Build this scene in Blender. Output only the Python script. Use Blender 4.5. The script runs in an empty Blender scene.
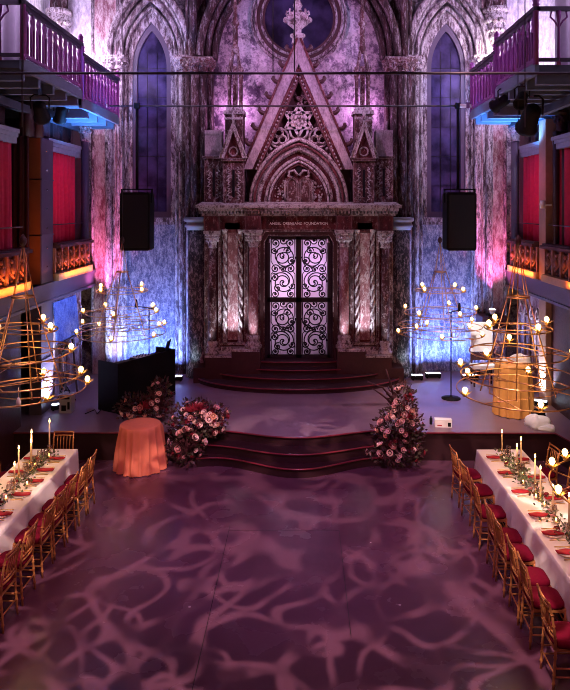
import bpy, math, random
from math import sin, cos, pi, radians, sqrt, atan2
from mathutils import Matrix, Vector

random.seed(11)
scn = bpy.context.scene
COL = scn.collection
F = 670.8                      # focal length in pixels of the 570 x 690 frame (35 mm lens)
HX, HY, HC = 303.0, 208.0, 5.0  # vanishing point and camera height
XC = -0.11                     # centre line of the facade

def PX(px, d): return (px - HX) * d / F
def PZ(py, d): return HC + (HY - py) * d / F

# ------------------------------------------------------------------ camera
cd = bpy.data.cameras.new('camera'); cam = bpy.data.objects.new('camera', cd); COL.objects.link(cam)
cam.location = (0, 0, HC); cam.rotation_euler = (pi/2, 0, 0)
cd.lens = 35.0; cd.sensor_width = 36.0; cd.sensor_fit = 'AUTO'
cd.shift_x = (285 - HX) / 690.0; cd.shift_y = (HY - 345) / 690.0
cd.clip_start = 0.1; cd.clip_end = 100
scn.camera = cam

# ------------------------------------------------------------------ world and exposure
w = bpy.data.worlds.new('world'); scn.world = w; w.use_nodes = True
w.node_tree.nodes['Background'].inputs[0].default_value = (0.55, 0.10, 0.34, 1)
w.node_tree.nodes['Background'].inputs[1].default_value = 0.018
vs = scn.view_settings
vs.view_transform = 'Standard'; vs.look = 'None'; vs.gamma = 1.0; vs.use_curve_mapping = False
vs.exposure = 0.2
scn.cycles.filter_width = 1.0

# ------------------------------------------------------------------ lights of the room
def aim(o, target):
    v = Vector(target) - o.location
    o.rotation_euler = v.to_track_quat('-Z', 'Y').to_euler()
def spot(name, loc, target, power, color, angle, blend=0.5, size=0.06):
    l = bpy.data.lights.new(name, 'SPOT'); o = bpy.data.objects.new(name, l); COL.objects.link(o)
    o.location = loc; l.energy = power; l.color = color; l.spot_size = radians(angle); l.spot_blend = blend
    l.shadow_soft_size = size; aim(o, target); return o
def area(name, loc, target, power, color, sx, sy=None, spread=180):
    l = bpy.data.lights.new(name, 'AREA'); o = bpy.data.objects.new(name, l); COL.objects.link(o)
    o.location = loc; l.energy = power; l.color = color; l.shape = 'RECTANGLE'; l.size = sx; l.size_y = sy or sx
    l.spread = radians(spread); aim(o, target); return o
def point(name, loc, power, color, size=0.05):
    l = bpy.data.lights.new(name, 'POINT'); o = bpy.data.objects.new(name, l); COL.objects.link(o)
    o.location = loc; l.energy = power; l.color = color; l.shadow_soft_size = size; return o

def gobo(o, scale, width, base, seed):
    """A branch-pattern gobo in a projector: the spot's light passes only along wandering lines."""
    l = o.data; l.use_nodes = True; nt = l.node_tree; N, L = nt.nodes, nt.links
    em = [n for n in N if n.type == 'EMISSION'][0]
    tc = N.new('ShaderNodeTexCoord'); sp = N.new('ShaderNodeSeparateXYZ'); L.new(tc.outputs['Normal'], sp.inputs[0])
    dv = []
    for k in (0, 1):
        m = N.new('ShaderNodeMath'); m.operation = 'DIVIDE'
        L.new(sp.outputs[k], m.inputs[0]); L.new(sp.outputs[2], m.inputs[1]); dv.append(m)
    cb = N.new('ShaderNodeCombineXYZ'); L.new(dv[0].outputs[0], cb.inputs[0]); L.new(dv[1].outputs[0], cb.inputs[1]); cb.inputs[2].default_value = seed
    lines = []
    for k, (sc_, off) in enumerate(((scale, 0.0), (scale * 1.25, 3.7), (scale*1.1, 7.9), (scale*.8, 12.3))):
        ad = N.new('ShaderNodeVectorMath'); ad.operation = 'ADD'; L.new(cb.outputs[0], ad.inputs[0]); ad.inputs[1].default_value = (off, off * .7, off)
        nz = N.new('ShaderNodeTexNoise'); nz.inputs['Scale'].default_value = sc_; nz.inputs['Detail'].default_value = 0.3
        L.new(ad.outputs[0], nz.inputs['Vector'])
        s = N.new('ShaderNodeMath'); s.operation = 'SUBTRACT'; L.new(nz.outputs[0], s.inputs[0]); s.inputs[1].default_value = 0.5
        a = N.new('ShaderNodeMath'); a.operation = 'ABSOLUTE'; L.new(s.outputs[0], a.inputs[0])
        r = N.new('ShaderNodeMapRange'); r.inputs['From Min'].default_value = width * .45; r.inputs['From Max'].default_value = width
        r.inputs['To Min'].default_value = 1; r.inputs['To Max'].default_value = 0; L.new(a.outputs[0], r.inputs['Value'])
        lines.append(r)
    mx = lines[0].outputs[0]
    for q in lines[1:]:
        m = N.new('ShaderNodeMath'); m.operation = 'MAXIMUM'; L.new(mx, m.inputs[0]); L.new(q.outputs[0], m.inputs[1]); mx = m.outputs[0]
    bk = N.new('ShaderNodeTexNoise'); bk.inputs['Scale'].default_value = scale*1.6; bk.inputs['Detail'].default_value = 1; L.new(cb.outputs[0], bk.inputs['Vector'])
    br = N.new('ShaderNodeMapRange'); br.inputs['From Min'].default_value = .42; br.inputs['From Max'].default_value = .56; br.inputs['To Min'].default_value = .12; L.new(bk.outputs[0], br.inputs['Value'])
    bm = N.new('ShaderNodeMath'); bm.operation = 'MULTIPLY'; L.new(mx, bm.inputs[0]); L.new(br.outputs[0], bm.inputs[1]); mx = bm.outputs[0]
    fin = N.new('ShaderNodeMath'); fin.operation = 'MULTIPLY_ADD'; L.new(mx, fin.inputs[0]); fin.inputs[1].default_value = 1.0 - base; fin.inputs[2].default_value = base
    L.new(fin.outputs[0], em.inputs['Strength'])

PURPLE = (0.62, 0.26, 1.0); LILAC = (0.80, 0.52, 1.0); PINK = (1.0, 0.30, 0.62); MAGENTA = (1.0, 0.16, 0.72)
BLUE = (0.26, 0.40, 1.0); ICE = (0.62, 0.74, 1.0); AMBER = (1.0, 0.42, 0.10); WARM = (1.0, 0.62, 0.34); RED = (1.0, 0.06, 0.14)

# gobo projectors over the dance floor
g = spot('gobo_projector', (-0.3, 2.0, 10.5), (-0.1, 8.0, 0), 7200, (1.0, 0.68, 0.60), 53, 0.5, 0.032); gobo(g, 12.0, 0.034, 0.0, 0.0)
spot('floor_wash', (0.0, 4.0, 11), (0, 11.0, 0), 2100, (0.66, 0.30, 0.92), 36, 1.0)
spot('floor_wash_magenta', (0.0, 3.0, 11), (0, 6.6, 0), 560, (1.0, 0.16, 0.46), 60, 1.0)
spot('front_red_wash', (0.0, 3.0, 9.5), (0, 14.5, 0.8), 680, (1.0, 0.10, 0.28), 46, 0.9)
spot('stage_wash', (2.6, 9.0, 11), (3.4, 14.9, 0.6), 4200, (1.0, 0.70, 0.62), 26, 0.9)
spot('stage_wash_violet', (-.5, 9.0, 11), (-.3, 15.0, 0.6), 1000, (0.84, 0.46, 0.92), 30, 0.9)
# facade washes, added unseen at both sides to bring out the relief
for s in (-1, 1):
    spot('facade_wash', (s*4.3, 11.0, 11.2), (XC - s*1.4, 18, 8.6), 1250, (0.92, 0.42, 0.92), 46, 0.9, 0.08)
    spot('portal_key', (s*3.4, 12.5, 9.6), (XC - s*.3, 17.3, 6.0), 560, (1.0, 0.46, 0.60), 34, 0.9, 0.06)
    spot('window_wash', (s*1.2, 12.5, 11.8), (s*4.1, 18.2, 8.6), 300, (0.84, 0.56, 0.95), 36, 0.9, 0.06)
    point('pinnacle_uplight', (XC + s*1.72, 18.0, 7.6), 22, (1.0, 0.42, 0.98), 0.08)
    area('niche_uplight', (XC + s*3.95, 17.62, 0.78), (XC + s*4.0, 18.3, 3.8), 95, (0.16, 0.28, 1.0), 1.5, 0.08, 150)
    area('niche_uplight_white', (XC + s*4.75, 17.45, 0.72), (XC + s*4.72, 18.2, 4.6), 12, (0.80, 0.84, 1.0), 0.3, 0.06, 100)
    spot('niche_blue', (XC + s*3.9, 16.5, 0.80), (XC + s*3.98, 18.2, 2.9), 110, (0.14, 0.26, 1.0), 62, 0.9, 0.06)
    spot('pier_uplight', (XC + s*2.85, 17.0, 0.68), (XC + s*2.75, 17.9, 2.8), 42, (0.62, 0.84, 1.0), 80, 0.8, 0.04)
    spot('pilaster_uplight', (XC + s*5.15, 17.30, 2.45), (XC + s*5.18, 17.98, 4.8), 420, (1.0, 0.20, 0.55), 70, 0.9, 0.05)
    spot('portal_uplight_outer', (XC + s*1.68, 16.72, 1.50), (XC + s*1.68, 17.30, 3.3), 130, (0.86, 0.86, 1.0), 74, 1.0, 0.04)
    spot('portal_uplight_inner', (XC + s*1.14, 16.60, 1.50), (XC + s*1.14, 17.1, 3.4), 70, (0.92, 0.86, 1.0), 60, 1.0, 0.04)
    spot('portal_uplight_side', (XC + s*2.2, 16.70, 1.32), (XC + s*2.2, 17.1, 3.4), 50, (0.80, 0.92, 1.0), 60, 1.0, 0.04)
    # gallery bays: warm strip along the ledge, red glow on the curtains
    ox = -0.12 if s > 0 else 0
    area('box_strip', (s*5.36 + ox, 16.4, 3.42), (s*5.62 + ox, 16.4, 3.75), 15, (1.0, 0.20, 0.03), 1.9, 0.04, 170)
    area('box_strip_near', (s*5.36 + ox, 12.4, 3.42), (s*5.62 + ox, 12.4, 3.75), 18, (1.0, 0.20, 0.03), 2.2, 0.04, 170)
    spot('curtain_spot', (s*3.0, 14.0, 6.6), (s*5.9, 16.2, 5.35), 170, (1.0, 0.10, 0.46), 34, 0.9)
    # balconies: violet on the railings, lilac behind, blue below
    spot('railing_spot', (s*-1.5, 10.0, 9.4), (s*4.8, 15.2, 8.1), 260, (0.72, 0.10, 0.92), 30, 0.9)
    point('balcony_lamp', (s*6.1, 14.6, 9.9), 380, (0.80, 0.62, 1.0), 0.15)
    point('balcony_fill_near', (s*5.9, 11.0, 9.5), 60, (0.80, 0.60, 1.0), 0.12)  # added fill out of view, brightens the shaded drape and balcony inside
    point('balcony_lamp_far', (s*5.5, 17.2, 8.9), 80, (0.86, 0.66, 1.0), 0.12)
    spot('soffit_blue', (s*4.95, 15.4, 6.2), (s*5.05, 15.75, 7.4), 420, (0.08, 0.32, 1.0), 120, 0.6, 0.05)
    spot('soffit_blue_outer', (s*3.5, 15.2, 6.2), (s*4.75, 15.9, 7.4), 110, (0.10, 0.36, 1.0), 50, 0.8, 0.05)
    spot('post_uplight', (s*5.28, 14.75 if s < 0 else 15.2, 0.80), (s*5.60 + ox, 14.72 if s < 0 else 15.25, 1.3), 500, ICE, 110, 0.9, 0.03)
    spot('table_spot', (s*1.0, 6.0, 10.5), (s*3.7, 9.6, 0.8), 820, (1.0, 0.42, 0.58), 36, 0.9, 0.1)
spot('post_amber', (-5.5, 12.2, 3.6), (-5.85, 14.4, 4.0), 30, (1.0, 0.36, 0.06), 36, 1.0)
spot('panel_spot', (-3.2, 14.2, 4.6), (-5.5, 15.7, 2.35), 420, (0.20, 0.34, 1.0), 40, 0.7)
spot('cocktail_spot', (-6.2, 11.2, 6.0), (-3.1, 12.9, 0.55), 150, (1.0, 0.50, 0.45), 22, 0.7)
spot('stand_fill', (2.2, 10.5, 8.5), (4.55, 14.45, 1.4), 1100, (1.0, .80, .58), 13, .8)  # extra lamp added to brighten the gold-draped stand
spot('cocktail_top', (-2.4, 9.0, 11.0), (-3.1, 12.9, 0.8), 380, (1.0, 0.52, 0.50), 9, 0.7)
spot('flower_fill', (1.0, 8.5, 9.0), (-2.3, 13.2, 0.8), 950, (1.0, 0.62, 0.70), 15, 0.8)  # this and the next are added to lift the dim roses
spot('flower_fill', (-.6, 8.5, 9.0), (1.85, 13.1, 0.8), 760, (1.0, 0.62, 0.68), 12, 0.8)

# ------------------------------------------------------------------ materials
def mat(name, col, rough=0.6, metal=0.0, var=0.25, scale=6.0, bump=0.0, bscale=None, emis=None, estr=0.0, spec=0.5, trans=0.0, sheen=0.0):
    m = bpy.data.materials.new(name); m.use_nodes = True; nt = m.node_tree; N, L = nt.nodes, nt.links
    b = N['Principled BSDF']; b.inputs['Roughness'].default_value = rough; b.inputs['Metallic'].default_value = metal
    b.inputs['Specular IOR Level'].default_value = spec
    if trans: b.inputs['Transmission Weight'].default_value = trans
    if sheen: b.inputs['Sheen Weight'].default_value = sheen
    tc = N.new('ShaderNodeTexCoord')
    nz = N.new('ShaderNodeTexNoise'); nz.inputs['Scale'].default_value = scale; nz.inputs['Detail'].default_value = 5
    L.new(tc.outputs['Object'], nz.inputs['Vector'])
    mx = N.new('ShaderNodeMix'); mx.data_type = 'RGBA'
    mx.inputs[6].default_value = (*[c * (1 - var) for c in col], 1); mx.inputs[7].default_value = (*[min(1, c * (1 + var)) for c in col], 1)
    L.new(nz.outputs[0], mx.inputs[0]); L.new(mx.outputs[2], b.inputs['Base Color'])
    if bump:
        nb = N.new('ShaderNodeTexNoise'); nb.inputs['Scale'].default_value = bscale or scale * 4; nb.inputs['Detail'].default_value = 6
        L.new(tc.outputs['Object'], nb.inputs['Vector'])
        bp = N.new('ShaderNodeBump'); bp.inputs['Strength'].default_value = bump; bp.inputs['Distance'].default_value = 0.03
        L.new(nb.outputs[0], bp.inputs['Height']); L.new(bp.outputs[0], b.inputs['Normal'])
    if emis:
        b.inputs['Emission Color'].default_value = (*emis, 1); b.inputs['Emission Strength'].default_value = estr
    return m

def worn(name, dark, mid, pale, amount=0.5, scale=1.0, rough=0.75, bump=0.6, stretch=0.45, soft=0.06, edge=0.0):
    """Old paint peeling off stone: two tones of paint and ragged pale patches, streaked downwards."""
    m = bpy.data.materials.new(name); m.use_nodes = True; nt = m.node_tree; N, L = nt.nodes, nt.links
    b = N['Principled BSDF']; b.inputs['Roughness'].default_value = rough; b.inputs['Specular IOR Level'].default_value = 0.4
    tc = N.new('ShaderNodeTexCoord'); mp = N.new('ShaderNodeMapping'); mp.inputs['Scale'].default_value = (scale, scale, scale * stretch)
    L.new(tc.outputs['Object'], mp.inputs[0])
    def noise(s, d, r=0.6):
        n = N.new('ShaderNodeTexNoise'); n.inputs['Scale'].default_value = s; n.inputs['Detail'].default_value = d; n.inputs['Roughness'].default_value = r
        L.new(mp.outputs[0], n.inputs['Vector']); return n
    n1 = noise(1.6, 6); n2 = noise(5.5, 12, 0.72); n3 = noise(22, 6, 0.7)
    r1 = N.new('ShaderNodeValToRGB'); L.new(n1.outputs[0], r1.inputs[0])
    r1.color_ramp.elements[0].position = 0.38; r1.color_ramp.elements[0].color = (*dark, 1)
    r1.color_ramp.elements[1].position = 0.62; r1.color_ramp.elements[1].color = (*mid, 1)
    av = N.new('ShaderNodeMath'); av.operation = 'MULTIPLY_ADD'; L.new(n1.outputs[0], av.inputs[0]); av.inputs[1].default_value = 0.35; 
    L.new(n2.outputs[0], av.inputs[2])
    mr = N.new('ShaderNodeMapRange'); th = 0.675 + (0.5 - amount) * 0.5
    mr.inputs['From Min'].default_value = th - soft; mr.inputs['From Max'].default_value = th + soft; L.new(av.outputs[0], mr.inputs['Value'])
    mx = N.new('ShaderNodeMix'); mx.data_type = 'RGBA'; L.new(mr.outputs[0], mx.inputs[0]); L.new(r1.outputs[0], mx.inputs[6]); mx.inputs[7].default_value = (*pale, 1)
    if edge:      # paint rubbed off the arrises
        bv = N.new('ShaderNodeBevel'); bv.samples = 4; bv.inputs[0].default_value = 0.035
        ge = N.new('ShaderNodeNewGeometry'); dt = N.new('ShaderNodeVectorMath'); dt.operation = 'DOT_PRODUCT'
        L.new(bv.outputs[0], dt.inputs[0]); L.new(ge.outputs['Normal'], dt.inputs[1])
        er = N.new('ShaderNodeMapRange'); er.inputs['From Min'].default_value = .99; er.inputs['From Max'].default_value = .86; er.inputs['To Max'].default_value = edge
        L.new(dt.outputs['Value'], er.inputs['Value'])
        m3 = N.new('ShaderNodeMix'); m3.data_type = 'RGBA'; L.new(er.outputs[0], m3.inputs[0]); L.new(mx.outputs[2], m3.inputs[6]); m3.inputs[7].default_value = (*pale, 1); mx = m3
    dk = N.new('ShaderNodeMix'); dk.data_type = 'RGBA'; dk.blend_type = 'MULTIPLY'; dk.inputs[0].default_value = 0.6
    r3 = N.new('ShaderNodeValToRGB'); L.new(n3.outputs[0], r3.inputs[0]); r3.color_ramp.elements[0].position = 0.3; r3.color_ramp.elements[0].color = (.25, .22, .25, 1); r3.color_ramp.elements[1].position = 0.6
    L.new(mx.outputs[2], dk.inputs[6]); L.new(r3.outputs[0], dk.inputs[7]); L.new(dk.outputs[2], b.inputs['Base Color'])
    if bump:
        bp = N.new('ShaderNodeBump'); bp.inputs['Strength'].default_value = bump; bp.inputs['Distance'].default_value = 0.05
        L.new(n2.outputs[0], bp.inputs['Height']); L.new(bp.outputs[0], b.inputs['Normal'])
    return m

M = {}
M['portal'] = worn('portal_stone', (0.045, 0.012, 0.016), (0.15, 0.045, 0.050), (0.46, 0.38, 0.40), 0.36, 3.0, stretch=.6, edge=.6)
M['portal_pale'] = worn('portal_pale_stone', (0.09, 0.045, 0.052), (0.26, 0.17, 0.19), (0.58, 0.52, 0.55), 0.54, 3.4, stretch=.6, edge=.3)
M['portal_red'] = worn('portal_red_paint', (0.055, 0.007, 0.011), (0.16, 0.022, 0.030), (0.40, 0.26, 0.28), 0.27, 3.4, edge=.5)
M['rose_panel'] = worn('rosy_marble', (0.24, 0.085, 0.10), (0.40, 0.18, 0.20), (0.62, 0.50, 0.52), 0.40, 2.0, bump=0.3)
M['moulding'] = worn('moulding_plaster', (0.07, 0.035, 0.048), (0.20, 0.13, 0.16), (0.60, 0.54, 0.58), 0.47, 3.4, stretch=.28, soft=.08)
M['shaft'] = worn('shaft_paint', (0.022, 0.007, 0.010), (0.085, 0.024, 0.032), (0.36, 0.30, 0.34), 0.32, 4.0, stretch=.25, soft=.08)
M['plaster'] = worn('upper_plaster', (0.12, 0.07, 0.14), (0.34, 0.26, 0.36), (0.68, 0.60, 0.68), 0.52, 1.0, stretch=.8)
M['niche'] = worn('niche_plaster', (0.13, 0.14, 0.26), (0.28, 0.29, 0.42), (0.66, 0.67, 0.76), 0.40, 3.4, stretch=.45, soft=.10)
M['pink_plaster'] = worn('pilaster_plaster', (0.22, 0.07, 0.10), (0.48, 0.26, 0.32), (0.68, 0.58, 0.60), 0.44, 2.6, bump=0.4, stretch=.3, soft=.12)
M['pier'] = worn('pier_paint', (0.03, 0.04, 0.05), (0.09, 0.10, 0.12), (0.50, 0.50, 0.54), 0.40, 3.6)
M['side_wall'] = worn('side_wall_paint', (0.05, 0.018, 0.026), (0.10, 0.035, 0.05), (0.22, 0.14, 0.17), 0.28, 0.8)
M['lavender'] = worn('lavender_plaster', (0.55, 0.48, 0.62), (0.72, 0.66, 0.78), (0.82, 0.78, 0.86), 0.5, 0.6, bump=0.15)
M['dark_red'] = mat('dark_red_wood', (0.045, 0.008, 0.012), 0.5, var=0.4, scale=9, bump=0.2)
M['steel'] = mat('grey_violet_steel', (0.095, 0.068, 0.115), 0.45, var=0.15, scale=12, bump=0.1)
M['coping'] = worn('coping_plaster', (0.20, 0.13, 0.17), (0.34, 0.26, 0.31), (0.54, 0.46, 0.51), 0.5, 1.6, bump=.2, soft=.2)
M['ledge'] = mat('ochre_ledge_wood', (0.55, 0.30, 0.13), 0.5, var=0.2, scale=10)
M['tan_post'] = mat('tan_post_paint', (0.36, 0.19, 0.13), 0.55, var=0.25, scale=8, bump=0.15)
M['carved'] = mat('carved_red_panel', (0.26, 0.09, 0.06), 0.5, var=0.35, scale=20, bump=0.3)
M['orange_wall'] = mat('orange_painted_wall', (0.34, 0.11, 0.05), 0.7, var=0.2, scale=4)
M['cornice_blue'] = mat('grey_blue_cornice', (0.30, 0.31, 0.38), 0.6, var=0.25, scale=8, bump=0.15)
M['baluster'] = mat('violet_painted_wood', (0.25, 0.045, 0.24), 0.5, var=0.25, scale=9, bump=0.15)
M['handrail'] = mat('dark_handrail_wood', (0.05, 0.03, 0.06), 0.4, var=0.3)
M['joist'] = mat('pale_painted_joist', (0.15, 0.19, 0.27), 0.6, var=0.2, scale=7)
M['soffit'] = mat('soffit_boards', (0.06, 0.066, 0.10), 0.7, var=0.25, scale=5)
M['curtain'] = mat('crimson_curtain_velvet', (0.55, 0.012, 0.06), 0.8, var=0.25, scale=14)
M['dark_curtain'] = mat('dark_wine_curtain', (0.07, 0.008, 0.014), 0.85, var=0.3, scale=10)
M['white_drape'] = mat('lilac_striped_drape', (0.72, 0.62, 0.74), 0.8, var=0.12, scale=10)
M['black'] = mat('matte_black', (0.006, 0.005, 0.007), 0.65, spec=0.2, var=0.3, scale=20)
M['black_fabric'] = mat('black_booth_panel', (0.004, 0.003, 0.005), 0.7, spec=0.12, var=0.3, scale=20)
M['grille'] = mat('speaker_grille', (0.006, 0.006, 0.007), 0.7, var=0.5, scale=300, bump=0.2)
M['cable'] = mat('dark_steel_rod', (0.025, 0.012, 0.022), 0.5, var=0.3)
M['chrome'] = mat('dull_chrome', (0.55, 0.55, 0.58), 0.25, 1.0, var=0.1)
M['copper'] = mat('copper_tube', (0.62, 0.33, 0.15), 0.32, 1.0, var=0.15, scale=12)
M['gilt'] = mat('gilt_metal', (0.85, 0.55, 0.18), 0.28, 1.0, var=0.15, scale=20)
M['bulb'] = mat('glowing_bulb', (1.0, 0.8, 0.5), 0.4, var=0.0, emis=(1.0, 0.56, 0.17), estr=10.0)
M['flame'] = mat('candle_flame', (1.0, 0.8, 0.5), 0.4, var=0.0, emis=(1.0, 0.55, 0.17), estr=12.0)
M['led'] = mat('lit_led_face', (0.9, 0.95, 1.0), 0.4, var=0.0, emis=(0.70, 0.82, 1.0), estr=9.0)
M['wax'] = mat('ivory_candle_wax', (0.85, 0.62, 0.38), 0.5, var=0.08, scale=14)
M['chair_wood'] = mat('gold_chair_wood', (0.50, 0.20, 0.065), 0.32, 0.35, var=0.25, scale=14, bump=0.08)
M['cushion'] = mat('burgundy_seat_velvet', (0.135, 0.002, 0.018), 0.9, var=0.2, scale=25, spec=0.1, bump=0.1)
M['cloth'] = mat('white_table_linen', (0.86, 0.80, 0.80), 0.8, var=0.05, scale=8, bump=0.05, bscale=200)
M['orange_cloth'] = mat('terracotta_cloth', (0.64, 0.17, 0.10), 0.75, var=0.1, scale=10, bump=0.05, bscale=150)
M['gold_cloth'] = mat('gold_satin_cloth', (0.68, 0.32, 0.085), 0.5, var=0.15, scale=10)
M['white_cloth'] = mat('white_folded_cloth', (0.86, 0.84, 0.84), 0.8, var=0.08, scale=12, bump=0.15)
M['plate'] = mat('white_china', (0.85, 0.80, 0.78), 0.2, var=0.03)
M['napkin'] = mat('red_napkin_linen', (0.36, 0.006, 0.020), 0.8, var=0.15, scale=40)
M['leaf'] = mat('eucalyptus_leaf', (0.16, 0.20, 0.10), 0.5, var=0.5, scale=25)
M['dark_leaf'] = mat('burgundy_leaf', (0.062, 0.015, 0.020), 0.55, var=0.6, scale=12)
M['green_leaf'] = mat('dusky_green_leaf', (0.045, 0.036, 0.020), 0.55, var=0.5, scale=12)
M['red_plume'] = mat('red_amaranth', (0.30, 0.012, 0.035), 0.8, var=0.4, scale=20)
M['rose_pink'] = mat('pale_pink_petal', (0.90, 0.60, 0.58), 0.6, var=0.12, scale=25)
M['rose_blush'] = mat('blush_petal', (0.72, 0.34, 0.34), 0.6, var=0.15, scale=25)
M['rose_peach'] = mat('peach_petal', (0.80, 0.40, 0.28), 0.6, var=0.15, scale=25)
M['rose_red'] = mat('deep_red_petal', (0.22, 0.006, 0.02), 0.6, var=0.3, scale=25)
M['iron'] = mat('wrought_iron', (0.014, 0.010, 0.018), 0.45, 0.6, var=0.2)
M['door_wood'] = mat('dark_door_wood', (0.022, 0.012, 0.022), 0.45, var=0.4, scale=14)
M['stage_edge'] = mat('red_stage_edge', (0.18, 0.014, 0.03), 0.3, var=0.3, scale=10)
M['stage_face'] = mat('dark_stage_fascia', (0.026, 0.005, 0.009), 0.5, var=0.35, scale=6)
M['carpet'] = mat('dark_maroon_step_carpet', (0.030, 0.005, 0.011), 0.7, var=0.3, scale=60, bump=0.1)
M['stage_top'] = mat('stage_boards', (0.20, 0.125, 0.165), 0.32, var=0.15, scale=3)
M['paper'] = mat('white_paper', (0.85, 0.82, 0.80), 0.7, var=0.05)
M['grey_box'] = mat('pale_grey_plastic', (0.50, 0.50, 0.56), 0.5, var=0.1)
M['letter'] = mat('pale_painted_letters', (0.88, 0.82, 0.80), 0.6, var=0.05)
M['roof_dark'] = mat('dark_ceiling_paint', (0.03, 0.015, 0.03), 0.8, var=0.3)

def floor_mat():
    m = bpy.data.materials.new('dance_floor_vinyl'); m.use_nodes = True; nt = m.node_tree; N, L = nt.nodes, nt.links
    b = N['Principled BSDF']; tc = N.new('ShaderNodeTexCoord')
    n = N.new('ShaderNodeTexNoise'); n.inputs['Scale'].default_value = 1.2; n.inputs['Detail'].default_value = 8; L.new(tc.outputs['Object'], n.inputs['Vector'])
    r = N.new('ShaderNodeValToRGB'); L.new(n.outputs[0], r.inputs[0])
    r.color_ramp.elements[0].position = .3; r.color_ramp.elements[0].color = (0.082, 0.030, 0.056, 1)
    r.color_ramp.elements[1].position = .7; r.color_ramp.elements[1].color = (0.120, 0.046, 0.082, 1)
    # white scuffs
    v = N.new('ShaderNodeTexVoronoi'); v.inputs['Scale'].default_value = 1.1; L.new(tc.outputs['Object'], v.inputs['Vector'])
    lt = N.new('ShaderNodeMath'); lt.operation = 'LESS_THAN'; lt.inputs[1].default_value = 0.02; L.new(v.outputs[0], lt.inputs[0])
    mx = N.new('ShaderNodeMix'); mx.data_type = 'RGBA'; L.new(lt.outputs[0], mx.inputs[0]); L.new(r.outputs[0], mx.inputs[6]); mx.inputs[7].default_value = (.6, .5, .52, 1)
    L.new(mx.outputs[2], b.inputs['Base Color'])
    rr = N.new('ShaderNodeMapRange'); rr.inputs['To Min'].default_value = 0.20; rr.inputs['To Max'].default_value = 0.33; L.new(n.outputs[0], rr.inputs['Value']); L.new(rr.outputs[0], b.inputs['Roughness'])
    return m
M['floor'] = floor_mat()

def glass_mat(name, col, rough=0.12):
    m = bpy.data.materials.new(name); m.use_nodes = True; nt = m.node_tree; N, L = nt.nodes, nt.links
    b = N['Principled BSDF']; b.inputs['Roughness'].default_value = rough
    tc = N.new('ShaderNodeTexCoord'); n = N.new('ShaderNodeTexNoise'); n.inputs['Scale'].default_value = 2.2; n.inputs['Detail'].default_value = 7; L.new(tc.outputs['Object'], n.inputs['Vector'])
    r = N.new('ShaderNodeValToRGB'); L.new(n.outputs[0], r.inputs[0])
    r.color_ramp.elements[0].position = .35; r.color_ramp.elements[0].color = (*[c * .35 for c in col], 1)
    r.color_ramp.elements[1].position = .7; r.color_ramp.elements[1].color = (*[c * 1.7 for c in col], 1)
    L.new(r.outputs[0], b.inputs['Base Color'])
    bp = N.new('ShaderNodeBump'); bp.inputs['Strength'].default_value = .15; bp.inputs['Distance'].default_value = .02; L.new(n.outputs[0], bp.inputs['Height']); L.new(bp.outputs[0], b.inputs['Normal'])
    return m
M['window_glass'] = glass_mat('old_leaded_glass', (0.050, 0.038, 0.105))
M['rose_glass'] = glass_mat('rose_window_glass', (0.032, 0.024, 0.066), 0.2)
M['screen'] = worn('blue_painted_panel', (0.02, 0.06, 0.42), (0.05, 0.14, 0.66), (0.24, 0.38, 0.85), 0.4, 2.0, bump=0.1, stretch=1, soft=.2)

def frosted():
    m = bpy.data.materials.new('frosted_door_glass'); m.use_nodes = True; nt = m.node_tree; N, L = nt.nodes, nt.links
    out = [n for n in N if n.type == 'OUTPUT_MATERIAL'][0]; N.remove(N['Principled BSDF'])
    t = N.new('ShaderNodeBsdfTranslucent'); t.inputs[0].default_value = (.92, .86, .95, 1)
    d = N.new('ShaderNodeBsdfDiffuse'); d.inputs[0].default_value = (.5, .45, .55, 1)
    mx = N.new('ShaderNodeMixShader'); mx.inputs[0].default_value = 0.25; L.new(t.outputs[0], mx.inputs[1]); L.new(d.outputs[0], mx.inputs[2]); L.new(mx.outputs[0], out.inputs[0])
    return m
M['frosted'] = frosted()
def clear_glass():
    m = bpy.data.materials.new('clear_glass'); m.use_nodes = True; nt = m.node_tree; N, L = nt.nodes, nt.links
    out = [n for n in N if n.type == 'OUTPUT_MATERIAL'][0]; N.remove(N['Principled BSDF'])
    t = N.new('ShaderNodeBsdfTransparent'); t.inputs[0].default_value = (.93, .90, .88, 1)
    gl = N.new('ShaderNodeBsdfGlossy'); gl.inputs['Roughness'].default_value = 0.08; gl.inputs[0].default_value = (1, .95, .9, 1)
    lw = N.new('ShaderNodeLayerWeight'); lw.inputs[0].default_value = .35
    mx = N.new('ShaderNodeMixShader'); L.new(lw.outputs['Facing'], mx.inputs[0]); L.new(t.outputs[0], mx.inputs[1]); L.new(gl.outputs[0], mx.inputs[2]); L.new(mx.outputs[0], out.inputs[0])
    return m
M['glass'] = clear_glass()

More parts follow.
